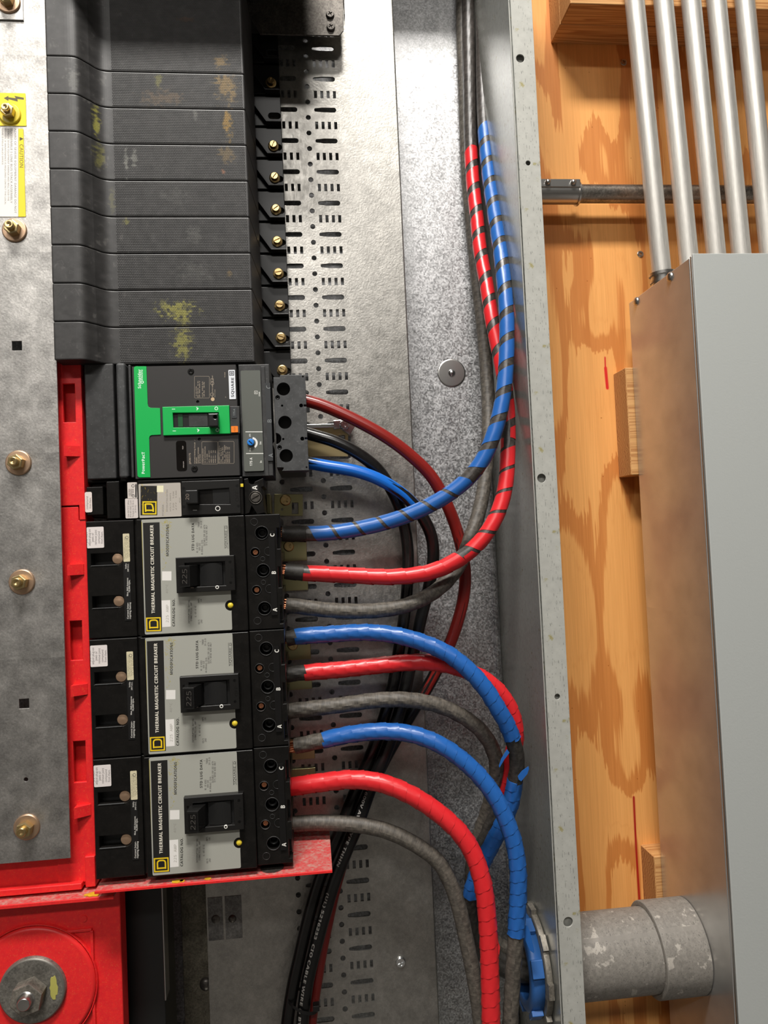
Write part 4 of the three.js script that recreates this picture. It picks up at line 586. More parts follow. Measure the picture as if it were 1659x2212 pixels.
  const ho = [...bores.map(([x, y]) => hole(pt(...Z(x, y), zt), 0.0063)), ...small.map(([x, y]) => hole(pt(...Z(x, y), zt), 0.0043))];
  const xt = pt(...Z(1140, 650), zt).x;
  const kx = [y1 - 0.014, y1 - 0.0345, y1 - 0.0525, y1 - 0.073, y1 - 0.0905, y1 - 0.1085];
  const out = [V2(xt, y0), V2(xR, y0), V2(xR, kx[5]), V2(xR - 0.0035, kx[5]), V2(xR - 0.0035, kx[4]), V2(xR, kx[4]), V2(xR, kx[3]), V2(xR - 0.0035, kx[3]), V2(xR - 0.0035, kx[2]), V2(xR, kx[2]), V2(xR, kx[1]), V2(xR - 0.0035, kx[1]), V2(xR - 0.0035, kx[0]), V2(xR, kx[0]), V2(xR, y1), V2(xt, y1)];
  mesh(b, 'terminal_cover', flat(out, zt - 0.014, 0.014, 0.0006, ho), M.black, 'black terminal cover with lug bores');
  mesh(b, 'terminal_block', boxW(xt + 0.001, xR - 0.001, y0 + 0.001, y1 - 0.001, 0.165, zt - 0.0142, 0.0005), M.blackSmooth);
  for (const [x, y] of bores) { const c = pt(...Z(x, y), zt); mesh(b, 'lug_screw', latheZ(V2(c.x, c.y), zt - 0.0142, [[0.0026, 0.002], [0.0026, 0.006], [0.0056, 0.006], [0.0056, 0]]), M.blackSmooth); mesh(b, 'bore_rim', ringZ(c, 0.0062, 0.0068, zt - 0.001, zt + 0.0006, 32), M.charcoal); }
  for (const [x, y] of small) { const c = pt(...Z(x, y), zt); mesh(b, 'cover_screw', screwHead(V2(c.x, c.y), 0.0031, zt - 0.0142, 0.0105, 'slot', 0.8, 0.001), M.copper, 'small coppery screw in its bore'); mesh(b, 'bore_rim', ringZ(c, 0.0042, 0.0048, zt - 0.001, zt + 0.0005, 28), M.charcoal); }
  for (const [x, y, r] of [[1215, 85, 0.0036], [1250, 1127, 0.0036], [1365, 395, 0.0042], [1378, 790, 0.0042], [1305, 475, 0.0024], [1313, 722, 0.0024]]) mesh(b, 'moulded_ring', ringZ(pt(...Z(x, y), zt), r - 0.0004, r, zt - 0.0004, zt + 0.0003, 28), M.charcoal);
  { const a = Z(1364, 178), c = Z(1462, 1065); sticker(b, 'phase_strip', a, c, zt + 0.0016, 12000, '#121111', (g) => F0(g, (g) => { for (const [s, x, y] of [['C', 1406, 222], ['B', 1422, 620], ['A', 1435, 1010]]) vtext(g, s, x, y, 62, { bold: true, color: '#efede6', len: 38 }); }), 'raised strip lettered C B A', { t: 0.0016, roughness: 0.3 }); }
  // barriers on the load side
  for (const y of [y1 - 0.007, y1 - 0.0435, y1 - 0.0815, y1 - 0.1105]) mesh(b, 'barrier', boxW(xR - 0.006, xR - 0.0005, y - 0.0045, y + 0.0045, ZPAN + 0.01, zt - 0.013, 0.0006), M.black);
  mesh(b, 'load_wall', boxW(xt + 0.004, xR - 0.006, y0 + 0.001, y1 - 0.001, ZPAN + 0.01, 0.165, 0.001), M.blackSmooth);
  // chromate feet
  const zf = ZPAN + 0.004;
  for (const dy of [0, -0.0345]) mesh(b, 'mounting_foot', boxW(xR - 0.01, pt(663, 1200, zf).x, ymid + 0.006 + dy, ymid + 0.030 + dy, ZPAN + 0.0005, zf, 0.0006), M.chromate, 'iridescent green yellow chromate foot');
  mesh(b, 'foot_screw', screwHead(V2(pt(624, 1188, zf).x, ymid + 0.0235), 0.0062, zf, 0.0034, 'cross', 0.7), M.brass);
  duplicate(b, 0, -H1, 'black and grey three pole 225 amp breaker between two others just like it');
  duplicate(b, 0, -2 * H1, 'black and grey three pole 225 amp breaker resting just above the red shelf');
}

// ------------------------------------------------------------------ red shelf and lower parts
{
  const zf = 0.213, y = pt(460, 1902, zf).y, xl = pt(205, 1932, zf).x, xr = pt(718, 1881, zf).x, s = thing('red_barrier_shelf', 'dusty red painted sheet metal shelf under the lowest breaker', 'shelf', V3((xl + xr) / 2, y, 0.11));
  mesh(s, 'shelf', boxW(xl, xr, y - 0.0016, y, ZPAN + 0.001, zf, 0.0004), M.redDust);
  mesh(s, 'front_lip', boxW(xl, xr, y - 0.0022, y + 0.0004, zf, zf + 0.0018, 0.0004), M.red);
  { const p = pt(588, 1868, 0.195); mesh(s, 'knockout', uvm(new THREE.CylinderGeometry(0.0115, 0.0115, 0.001, 36).translate(p.x, y + 0.0006, zf - 0.016), 0.2), M.darkSteel, 'grey round knockout'); }
  const blob = (cx, cy, rx, ry, z0, z1, k, sd) => { const p = []; for (let i = 0; i < 22; i++) { const th = i / 22 * Math.PI * 2, q = 0.65 + 0.5 * N1(i * 0.9 + sd * 17, sd * 3.3); p.push(V2(cx + Math.cos(th) * rx * q, cy + Math.sin(th) * ry * q)); } return flat(p, z0, z1 - z0, (z1 - z0) * 0.2); };
  const smear = std({ map: dustyYellow, roughness: 0.6 });
  for (const [a, b, w, h, sd] of [[383, 1908, 0.013, 0.004, 1], [448, 1903, 0.007, 0.003, 2], [392, 1913, 0.006, 0.003, 4]]) { const p = pt(a, b, zf); mesh(s, 'paint_smear', blob(p.x, 0, w / 2, h, -0.0003, 0.0006, 1, sd).rotateX(-Math.PI / 2).translate(0, y + 0.0003, zf - 0.004), smear, 'blob of yellow paint'); }
  // second red insulator with the large bolt
  const zi = 0.178, zl = 0.2, a = thing('red_insulator', 'red plastic insulator block carrying one large bolt and washer', 'insulator', pt(120, 2150, zi - 0.04));
  const xr2 = pt(262, 2050, zi).x, yt = pt(120, 1946, zl).y;
  mesh(a, 'block', boxW(-0.5, xr2, YBOT + 0.02, yt, zi - 0.022, zi, 0.0015), M.red);
  mesh(a, 'top_shelf', boxW(-0.5, pt(246, 1940, zl).x, yt - 0.002, yt, zi - 0.06, zl, 0.0006), M.redDust, 'dusty ledge along the top of the block');
  mesh(a, 'top_lip', boxW(-0.5, pt(246, 1940, zl).x, yt - 0.0032, yt + 0.0003, zl - 0.0005, zl + 0.001, 0.0005), M.red);
  { const p = pt(197, 1937, zl); mesh(a, 'paint_smear', blob(p.x, 0, 0.008, 0.005, -0.0003, 0.0008, 1, 3).rotateX(-Math.PI / 2).translate(0, yt + 0.0004, zl - 0.0055), smear, 'blob of yellow paint'); }
  const c = pt(75, 2130, zi), rib = (g) => mesh(a, 'rib', g, M.red), xv = pt(201, 2060, zi).x;
  rib(ringZ(c, 0.0590, 0.0605, zi - 0.001, zi + 0.0035, 64)); rib(boxW(xv - 0.0014, xv + 0.0014, YBOT + 0.02, pt(200, 2008, zi).y, zi - 0.001, zi + 0.003, 0.0005)); rib(boxW(-0.5, xv, pt(120, 2013, zi).y - 0.0012, pt(120, 2013, zi).y + 0.0012, zi - 0.001, zi + 0.003, 0.0005));
  mesh(a, 'boss', latheZ(c, zi, [[0, 0.006], [0.055, 0.006], [0.0585, 0.004], [0.0585, 0]], 64), M.red); mesh(a, 'pip', cylZ(pt(181, 1984, zi), 0.0032, zi, zi + 0.001), M.red);
  const zw = zi + 0.006, cw = pt(72, 2136, zw), w = mesh(a, 'washer', latheZ(cw, zw, [[0, 0.005], [0.029, 0.005], [0.031, 0.0035], [0.0315, 0]], 56), std({ map: dullMap, color: col(0.55, 0.54, 0.5), roughness: 0.5, metalness: 0.6 }), 'large grey washer'); mesh(w, 'nut', hexNut(V2(cw.x - 0.0002, cw.y), 0.0155, zw + 0.005, 0.014), M.locknut); mesh(w, 'stud', latheZ(V2(cw.x, cw.y), zw + 0.018, [[0, 0.008], [0.005, 0.0082], [0.006, 0.007], [0.0062, 0.0015], [0.0085, 0.001], [0.0085, 0]]), M.steel);
  mesh(w, 'paint_smear', blob(cw.x + 0.0205, cw.y + 0.002, 0.004, 0.0125, zw + 0.0046, zw + 0.0054, 1, 6), std({ color: col(0.45, 0.42, 0.10), roughness: 0.8 }), 'yellow paint smear on the washer');
  // black bus shroud and steel channel behind
  const zs = 0.14, sh = thing('bus_shroud', 'plain black vertical shroud beside the red insulator block', 'shroud', pt(305, 2180, 0.05));
  mesh(sh, 'panel', boxW(pt(262, 2050, zs).x + 0.002, pt(353, 2050, zs).x, YBOT + 0.02, y - 0.004, zs - 0.06, zs, 0.001), M.blackSmooth);
  mesh(sh, 'edge_trim', boxW(pt(352, 2050, zs).x, pt(355.5, 2050, zs).x, pt(357, 2162, zs).y, y - 0.004, zs - 0.02, zs, 0.0006), M.steel, 'bright metal edge');
  const zc = 0.045, ch = thing('steel_channel', 'olive grey steel channel in the gap left of the perforated pan', 'channel', pt(420, 2180, ZB));
  mesh(ch, 'web', boxW(pt(394, 2050, zc).x, pt(470, 2050, zc).x, YBOT + 0.02, y + 0.02, zc - 0.003, zc, 0.0006), std({ map: dullMap, color: col(0.5, 0.47, 0.38), roughness: 0.42, metalness: 0.7 }));
  mesh(ch, 'leg', boxW(pt(394, 2050, zc).x, pt(394, 2050, zc).x + 0.003, YBOT + 0.02, y + 0.02, ZB + 0.0005, zc - 0.003, 0), M.darkSteel);
  mesh(ch, 'screw', latheZ(pt(445, 2125, zc), zc, [[0, 0.005], [0.004, 0.0045], [0.0068, 0.0025], [0.0075, 0]]), M.darkSteel);

}

// ------------------------------------------------------------------ cables
function cable({ name = 'power_cable', label, group, pts, r = 0.0083, mat, tapes = [], lay = 0, flute = 0, ends = [], map }) {
  const P = pts.map(([a, b, z]) => pt(a, b, z));
  { const e = P[P.length - 1], f = P[0]; if (e.y < 1.0 && e.x < XS - 0.03) P.push(V3(e.x, YBOT + 0.004, e.z)); else if (e.y > 2.1) P.push(V3(e.x, YTOP - 0.002, e.z)); void f; }
  const curve = new THREE.CatmullRomCurve3(P, false, 'centripetal'); curve.arcLengthDivisions = 1200;
  const L = curve.getLength(), n = Math.ceil(L / 0.0022), c = [], fr = [];
  for (let i = 0; i <= n; i++) c.push(curve.getPointAt(i / n));
  let nrm = V3(0, 0, 1);
  for (let i = 0; i <= n; i++) { const t = c[Math.min(n, i + 1)].clone().sub(c[Math.max(0, i - 1)]).normalize(); nrm = nrm.clone().addScaledVector(t, -nrm.dot(t)).normalize(); fr.push([nrm, t.clone().cross(nrm)]); }
  const at = (s) => { const f = clamp(s / L) * n, i = Math.min(n - 1, Math.floor(f)), q = f - i; return [c[i].clone().lerp(c[i + 1], q), fr[i][0].clone().lerp(fr[i + 1][0], q).normalize(), fr[i][1].clone().lerp(fr[i + 1][1], q).normalize()]; };
  const rad = (s, th) => 1 + flute * (0.5 + 0.5 * Math.cos(7 * (th - (lay ? s / lay * Math.PI * 2 : 0)))) - flute * 0.5;
  const pos = (s, th, rr) => { const [p, a, b] = at(s); return p.addScaledVector(a, Math.cos(th) * rr * rad(s, th)).addScaledVector(b, Math.sin(th) * rr * rad(s, th)); };
  const grid = (nu, nv, f, uvf) => { const p = [], uv = [], ix = []; for (let i = 0; i <= nu; i++) for (let j = 0; j <= nv; j++) { const v = f(i / nu, j / nv); p.push(v.x, v.y, v.z); uv.push(...uvf(i / nu, j / nv)); if (i < nu && j < nv) { const q = i * (nv + 1) + j; ix.push(q, q + nv + 1, q + 1, q + 1, q + nv + 1, q + nv + 2); } } const g = new THREE.BufferGeometry(); g.setAttribute('position', new THREE.Float32BufferAttribute(p, 3)); g.setAttribute('uv', new THREE.Float32BufferAttribute(uv, 2)); g.setIndex(ix); g.computeVertexNormals(); return g; };
  const near = ([a, b]) => { let bs = 0, bd = 1e9; for (let i = 0; i <= n; i++) { const q = px(c[i]), d = Math.hypot(q[0] - a, q[1] - b); if (d < bd) { bd = d; bs = i / n * L; } } return bs; };
  const s0 = ends[0] ? near(ends[0]) : 0, s1 = ends[1] ? near(ends[1]) : L;
  const t = thing(name, label, 'cable', c[0], group);
  const core = grid(Math.ceil((s1 - s0) / 0.0028), 28, (u, v) => pos(s0 + u * (s1 - s0), v * Math.PI * 2, r), (u, v) => map ? [u, v] : [(s0 + u * (s1 - s0)) / 0.2, v * 0.25]);
  mesh(t, 'insulation', core, map ? std({ map: map(s1 - s0), roughness: 0.28 }) : mat);
  for (const k of tapes) {
    const a = k.from ? near(k.from) : s0, b = k.to ? near(k.to) : s1, turns = (b - a) / k.pitch, sg = k.sign ?? 1, w = k.width, lift = k.lift ?? 0.0005, ph = k.phase ?? 0, thick = k.thick ?? 0.00035;
    const g = grid(Math.ceil(turns * 26), 4, (u, v) => { const s = a + u * (b - a), sv = clamp(s + (v - 0.5) * w, a, b); return pos(sv, sg * u * turns * Math.PI * 2 + ph, r + thick + lift * v); }, (u, v) => [u * turns, v]);
    mesh(t, k.name ?? 'tape', g, k.mat, k.label);
  }
  if (ends[0]) { // bare copper strands running into the lug
    const st = []; for (let i = 0; i < 13; i++) { const rr = i === 0 ? 0 : i < 5 ? 0.0028 : 0.0055, th = i * 2.1 + 0.4, q = []; for (let j = 0; j <= 5; j++) q.push(pos(s0 * j / 5 + 0.001 * (j === 5), th + j * 0.05, rr)); st.push(new THREE.TubeGeometry(new THREE.CatmullRomCurve3(q), 5, 0.00125, 6)); }
    mesh(t, 'copper_strands', join(st), M.copper, 'bare copper strands');
  }
  return t;
}
const spaced = (mat, from, to, pitch = 0.033, sign = 1, phase = 0) => ({ mat, from, to, pitch, width: pitch * 0.70, lift: 0, sign, phase });
const lapped = (mat, from, to, pitch = 0.0125, sign = 1) => ({ mat, from, to, pitch, width: pitch * 1.55, lift: 0.0007, sign, thick: 0.0003 });
const big = { r: 0.0082, lay: 0.13, flute: 0.05 };
// tall cables that drop down the right side of the box to the upper 225 amp breaker
cable({ ...big, flute: 0.03, label: 'black cable with blue spiral tape bending from box side to upper breaker', mat: M.cableOld, ends: [[609, 1153], null],
  pts: [[596, 1152, 0.14], [640, 1153, 0.14], [700, 1152, 0.142], [780, 1141, 0.146], [860, 1120, 0.152], [935, 1088, 0.158], [1000, 1044, 0.163], [1041, 996, 0.166], [1072, 922, 0.166], [1088, 844, 0.162], [1095, 742, 0.152], [1093, 660, 0.142], [1083, 560, 0.125], [1071, 481, 0.105], [1056, 380, 0.08], [1046, 278, 0.06], [1042, 180, 0.045], [1041, 60, 0.04], [1040, -90, 0.035]],
  tapes: [{ ...spaced(M.tapeBlue, [1012, 1035], [1044, 262], 0.0315, 1, 1) }, { ...spaced(M.tapeBlue, [663, 1153], [1012, 1035], 0.0265, 1, 2), width: 0.0225 }, { ...lapped(M.tapeBlack, [609, 1153], [664, 1153]), name: 'black_tape' }] });
cable({ ...big, flute: 0.03, label: 'black cable with red spiral tape bending from box side to upper breaker', mat: M.cableOld, ends: [[614, 1234], null],
  pts: [[598, 1231, 0.14], [640, 1236, 0.14], [700, 1240, 0.14], [759, 1243, 0.14], [853, 1246, 0.145], [932, 1235, 0.15], [994, 1206, 0.153], [1035, 1172, 0.154], [1063, 1133, 0.153], [1082, 1090, 0.15], [1093, 1040, 0.146], [1097, 970, 0.14], [1097, 900, 0.132], [1089, 820, 0.12], [1074, 745, 0.108], [1063, 692, 0.1], [1051, 616, 0.085], [1037, 540, 0.07], [1030, 470, 0.058], [1022, 400, 0.048], [1017, 320, 0.04], [1014, 200, 0.034], [1012, 60, 0.03], [1010, -90, 0.03]],
  tapes: [spaced(M.tapeRed, [1096, 950], [1018, 322], 0.0325, 1, 0), { ...spaced(M.tapeRed, [1000, 1203], [1096, 950], 0.0255, 1, 0), width: 0.0215 }, { ...lapped(M.tapeRed, [652, 1237], [1000, 1203], 0.021), width: 0.0215 }, { ...lapped(M.tapeBlack, [614, 1234], [655, 1237]), name: 'black_tape' }] });
cable({ ...big, flute: 0.07, label: 'bare dusty black cable bending from box side to upper breaker', mat: M.cableDust, ends: [[617, 1308], null],
  pts: [[600, 1306, 0.138], [634, 1309, 0.138], [728, 1319, 0.138], [822, 1318, 0.138], [885, 1305, 0.136], [947, 1272, 0.13], [991, 1222, 0.122], [1020, 1151, 0.11], [1036, 1100, 0.1], [1046, 1046, 0.09], [1054, 960, 0.075], [1055, 880, 0.06], [1050, 793, 0.045], [1041, 692, 0.036], [1032, 616, 0.03], [1020, 500, 0.025], [1010, 380, 0.022], [1003, 200, 0.02], [999, 60, 0.02], [996, -90, 0.02]] });

// middle 225 amp breaker
const blueMid = cable({ ...big, flute: 0.10, label: 'blue taped cable leaving the middle breaker, wrapped in overlapping turns', mat: M.tapeBlack, ends: [[620, 1378], null],
  pts: [[604, 1383, 0.135], [643, 1375, 0.138], [697, 1371, 0.14], [791, 1366, 0.145], [853, 1372, 0.15], [916, 1389, 0.156], [970, 1414, 0.162], [1017, 1452, 0.166], [1050, 1490, 0.167], [1074, 1528, 0.166], [1095, 1565, 0.162], [1110, 1605, 0.157], [1117, 1645, 0.151], [1112, 1690, 0.145], [1102, 1740, 0.138], [1083, 1785, 0.132], [1063, 1823, 0.125], [1046, 1856, 0.118], [1030, 1890, 0.112], [1018, 1930, 0.106], [1015, 1975, 0.1], [1024, 2025, 0.098], [1050, 2068, 0.098], [1090, 2095, 0.1], [1130, 2105, 0.102], [1190, 2108, 0.105]],
  tapes: [lapped(M.tapeBlue, [640, 1375], [1108, 1595], 0.012), lapped(M.tapeBlue, [1112, 1685], [1016, 1935], 0.012)] });
cable({ ...big, flute: 0.10, label: 'red taped cable leaving the middle breaker and passing behind the blue one', mat: M.tapeBlack, ends: [[618, 1455], null],
  pts: [[606, 1460, 0.13], [637, 1455, 0.132], [728, 1447, 0.134], [822, 1437, 0.136], [885, 1431, 0.138], [947, 1433, 0.14], [1000, 1446, 0.14], [1050, 1470, 0.14], [1085, 1503, 0.14], [1107, 1545, 0.138], [1114, 1590, 0.134], [1105, 1640, 0.126], [1092, 1685, 0.118], [1076, 1730, 0.11], [1056, 1780, 0.104], [1040, 1830, 0.098], [1030, 1890, 0.092], [1030, 1950, 0.088], [1040, 2020, 0.086], [1070, 2062, 0.086], [1110, 2080, 0.09], [1190, 2085, 0.095]],
  tapes: [lapped(M.tapeRed, [658, 1453], [1080, 1718], 0.012)] });
cable({ ...big, flute: 0.1, label: 'bare dusty black cable leaving the middle breaker with frayed nicks', mat: M.cableDust, ends: [[620, 1536], null],
  pts: [[606, 1538, 0.132], [634, 1535, 0.134], [728, 1524, 0.138], [822, 1512, 0.142], [885, 1512, 0.144], [947, 1524, 0.144], [1000, 1548, 0.142], [1040, 1580, 0.138], [1064, 1618, 0.132], [1073, 1660, 0.124], [1066, 1705, 0.114], [1053, 1752, 0.104], [1036, 1803, 0.095], [1022, 1860, 0.088], [1020, 1920, 0.082], [1036, 1990, 0.08], [1070, 2035, 0.08], [1110, 2055, 0.084], [1190, 2060, 0.09]] });
// lowest 225 amp breaker
const blueLow = cable({ ...big, flute: 0.10, label: 'long blue taped cable curving from the lowest breaker straight down', mat: M.cableDust, ends: [[636, 1612], null],
  pts: [[608, 1619, 0.135], [634, 1613, 0.137], [697, 1599, 0.142], [759, 1586, 0.147], [822, 1580, 0.152], [885, 1585, 0.158], [947, 1607, 0.164], [1000, 1643, 0.168], [1042, 1684, 0.171], [1073, 1728, 0.173], [1096, 1778, 0.174], [1112, 1828, 0.174], [1119, 1880, 0.174], [1119.5, 1930, 0.173], [1117, 1980, 0.172], [1114, 2030, 0.171], [1110, 2080, 0.17], [1106, 2140, 0.168], [1102, 2250, 0.166]],
  tapes: [lapped(M.tapeBlue, [698, 1598], [1115, 2018], 0.0125)] });
const redLow = cable({ ...big, r: 0.0088, flute: 0.09, label: 'thick red taped cable curving from the lowest breaker straight down', mat: M.tapeBlack, ends: [[619, 1701], null],
  pts: [[604, 1703, 0.14], [640, 1698, 0.143], [697, 1690, 0.147], [759, 1684, 0.152], [822, 1691, 0.158], [885, 1716, 0.164], [947, 1756, 0.169], [994, 1800, 0.173], [1020, 1840, 0.175], [1037, 1886, 0.177], [1047, 1931, 0.178], [1053, 1991, 0.178], [1057, 2063, 0.178], [1059, 2136, 0.178], [1062, 2250, 0.178]],
  tapes: [lapped(M.tapeRed, [624, 1700], [1062, 2245], 0.0145)] });
cable({ ...big, flute: 0.03, label: 'bare dusty black cable curving from the lowest breaker and scuffed below', mat: M.cableDust, ends: [[634, 1781], null],
  pts: [[612, 1783, 0.133], [634, 1780, 0.134], [697, 1777, 0.137], [775, 1782, 0.141], [838, 1796, 0.145], [900, 1826, 0.149], [947, 1862, 0.152], [972, 1905, 0.153], [990, 1955, 0.154], [1005, 2020, 0.154], [1021, 2095, 0.154], [1032, 2160, 0.154], [1042, 2250, 0.154]] });

{ // loose tails of tape
  const tail = (t, list, z, m) => mesh(t, 'tape_tail', flatP(list.map(([a, b]) => [840 + a / 3.95, 1550 + b / 3.95]), z, 0.0004, 0.0001), m, 'loose end of tape');
  tail(blueMid, [[1008, 270], [1030, 300], [985, 360], [945, 428], [938, 415], [960, 350]], 0.164, M.tapeBlue);
  tail(blueMid, [[1100, 500], [1135, 455], [1192, 415], [1196, 440], [1182, 482], [1130, 545], [1108, 530]], 0.16, M.tapeBlue);
  tail(blueLow, [[1160, 1770], [1185, 1780], [1205, 1830], [1242, 1990], [1236, 2012], [1200, 1985], [1165, 1900]], 0.172, M.tapeBlue);
  tail(redLow, [[908, 1880], [930, 1895], [948, 1960], [942, 2020], [915, 2060]], 0.181, M.tapeRed);
}

// three thinner cables from the green faced breaker down behind the others
function streaks(colour, spans) {                            // paint daubed along part of a black jacket, with ragged ends
  return (L) => pixelTexture(1024, 64, (x, y) => { const u = x / 1024, a = fbm(x * 0.012, y * 0.14 + 5, 4), e = fbm(x * 0.05, y * 0.3, 3); let k = 0; for (const [p, q, lo] of spans) k = Math.max(k, smooth(p - 0.006, p + 0.004, u + (e - 0.5) * 0.03) * smooth(q + 0.006, q - 0.004, u + (e - 0.5) * 0.05) * smooth(lo - 0.03, lo + 0.03, a)); const v = 0.085 + (e - 0.5) * 0.05; return [mix(v, colour[0], k), mix(v, colour[1], k), mix(v, colour[2], k)]; }, true, false);
}
const thin = { r: 0.0070 };
cable({ ...thin, label: 'dark red painted cable curving down behind the others from the green faced breaker', map: streaks([0.53, 0.14, 0.12], [[0.012, 0.25, 0.05], [0.25, 0.42, 0.43], [0.43, 0.49, 0.58], [0.62, 1.1, 0.2]]),
  pts: [[630, 858, 0.115], [668, 867, 0.118], [700, 877, 0.12], [769, 908, 0.124], [838, 947, 0.126], [888, 985, 0.124], [930, 1027, 0.12], [960, 1078, 0.114], [985, 1140, 0.106], [1000, 1200, 0.1], [1005, 1245, 0.097], [1001, 1292, 0.096], [991, 1335, 0.096], [976, 1380, 0.096], [955, 1425, 0.096], [929, 1475, 0.095], [900, 1523, 0.093], [870, 1572, 0.092], [838, 1628, 0.091], [797, 1710, 0.09], [760, 1800, 0.09], [728, 1900, 0.09], [705, 2000, 0.091], [688, 2090, 0.092], [668, 2250, 0.094]] });
cable({ ...thin, label: 'glossy plain black cable curving down behind the others from the green faced breaker', mat: M.cableBlack,
  pts: [[640, 930, 0.11], [677, 940, 0.112], [723, 954, 0.115], [769, 977, 0.116], [812, 1010, 0.114], [840, 1048, 0.11], [861, 1090, 0.106], [874, 1137, 0.102], [881, 1190, 0.1], [880, 1260, 0.099], [873, 1335, 0.1], [862, 1402, 0.1], [850, 1475, 0.1], [832, 1542, 0.1], [811, 1605, 0.1], [788, 1662, 0.1], [762, 1722, 0.1], [740, 1780, 0.1], [714, 1840, 0.1], [690, 1900, 0.1], [668, 1975, 0.102], [648, 2060, 0.104], [630, 2145, 0.106], [618, 2250, 0.108]] });
const printed = (L) => { // white lettering printed along the black jacket
  const c = canvasOf(2048, 128), g = c.getContext('2d'); const base = streaks([0.10, 0.42, 0.80], [[0.018, 0.115, 0.12], [0.105, 0.155, 0.50]])(L); const im = g.createImageData(2048, 128), d = base.image.data;
  for (let y = 0; y < 128; y++) for (let x = 0; x < 2048; x++) { const o = (y * 2048 + x) * 4, q = ((y >> 1) * 1024 + (x >> 1)) * 4; for (let k = 0; k < 4; k++) im.data[o + k] = d[q + k]; } g.putImageData(im, 0, 0);
  g.fillStyle = '#b9b6b0'; g.font = 'bold 15px sans-serif'; g.textBaseline = 'middle'; for (const x of [1000, 1240]) { g.save(); g.translate(x, 16); g.scale(1.15, 1); g.fillText(x === 1000 ? '600V AWG TYPE THHN' : '(UL) 5216233  CIO CABLE WIRE & BY ONE  10701S', 0, 0); g.restore(); }
  const t = canvasTexture(c); t.flipY = false; return t; };
cable({ ...thin, label: 'black cable with blue painted upper end and white print, from the green faced breaker', map: printed,
  pts: [[640, 994, 0.118], [668, 1000, 0.12], [700, 1006, 0.122], [769, 1018, 0.125], [815, 1034, 0.126], [861, 1061, 0.124], [896, 1093, 0.12], [917, 1124, 0.115], [931, 1156, 0.11], [936, 1190, 0.106], [934, 1225, 0.103], [924, 1278, 0.102], [912, 1325, 0.102], [897, 1392, 0.102], [884, 1450, 0.104], [872, 1505, 0.106], [852, 1575, 0.107], [828, 1640, 0.108], [800, 1705, 0.108], [775, 1775, 0.108], [750, 1835, 0.108], [724, 1900, 0.108], [700, 1980, 0.109], [680, 2055, 0.11], [663, 2130, 0.111], [652, 2250, 0.113]] });
{ // cable tie round the three
  const p = pt(655, 2181, 0.112), c = thing('cable_tie', 'black plastic cable tie strapped round the thin cables near the bottom', 'cable tie', p), q = [];
  const a = pt(618, 2158, 0.112), d = pt(688, 2184, 0.112), path = [];
  for (let i = 0; i < 40; i++) { const th = i / 40 * Math.PI * 2, m = a.clone().add(d).multiplyScalar(0.5), h = d.clone().sub(a).multiplyScalar(0.5); path.push(m.addScaledVector(h, Math.cos(th) * 1.0).add(V3(0, -0.002 * Math.sin(th), 0)).setZ(0.1045 + Math.sin(th) * 0.0165)); }
  const cv = new THREE.CatmullRomCurve3(path, true), f = cv.getPoints(90), pos = [], ix = [];
  f.forEach((v, i) => { pos.push(v.x, v.y - 0.0019, v.z, v.x, v.y + 0.0019, v.z); if (i < 90) { const k = i * 2; ix.push(k, k + 2, k + 1, k + 1, k + 2, k + 3); } });
  const g = new THREE.BufferGeometry(); g.setAttribute('position', new THREE.Float32BufferAttribute(pos, 3)); g.setIndex(ix); g.computeVertexNormals(); mesh(c, 'strap', g, M.tie);
  const h = pt(683, 2176, 0.118); mesh(c, 'head', boxW(h.x - 0.0035, h.x + 0.0035, h.y - 0.003, h.y + 0.003, 0.112, 0.121, 0.0006), M.tie); void q;
}

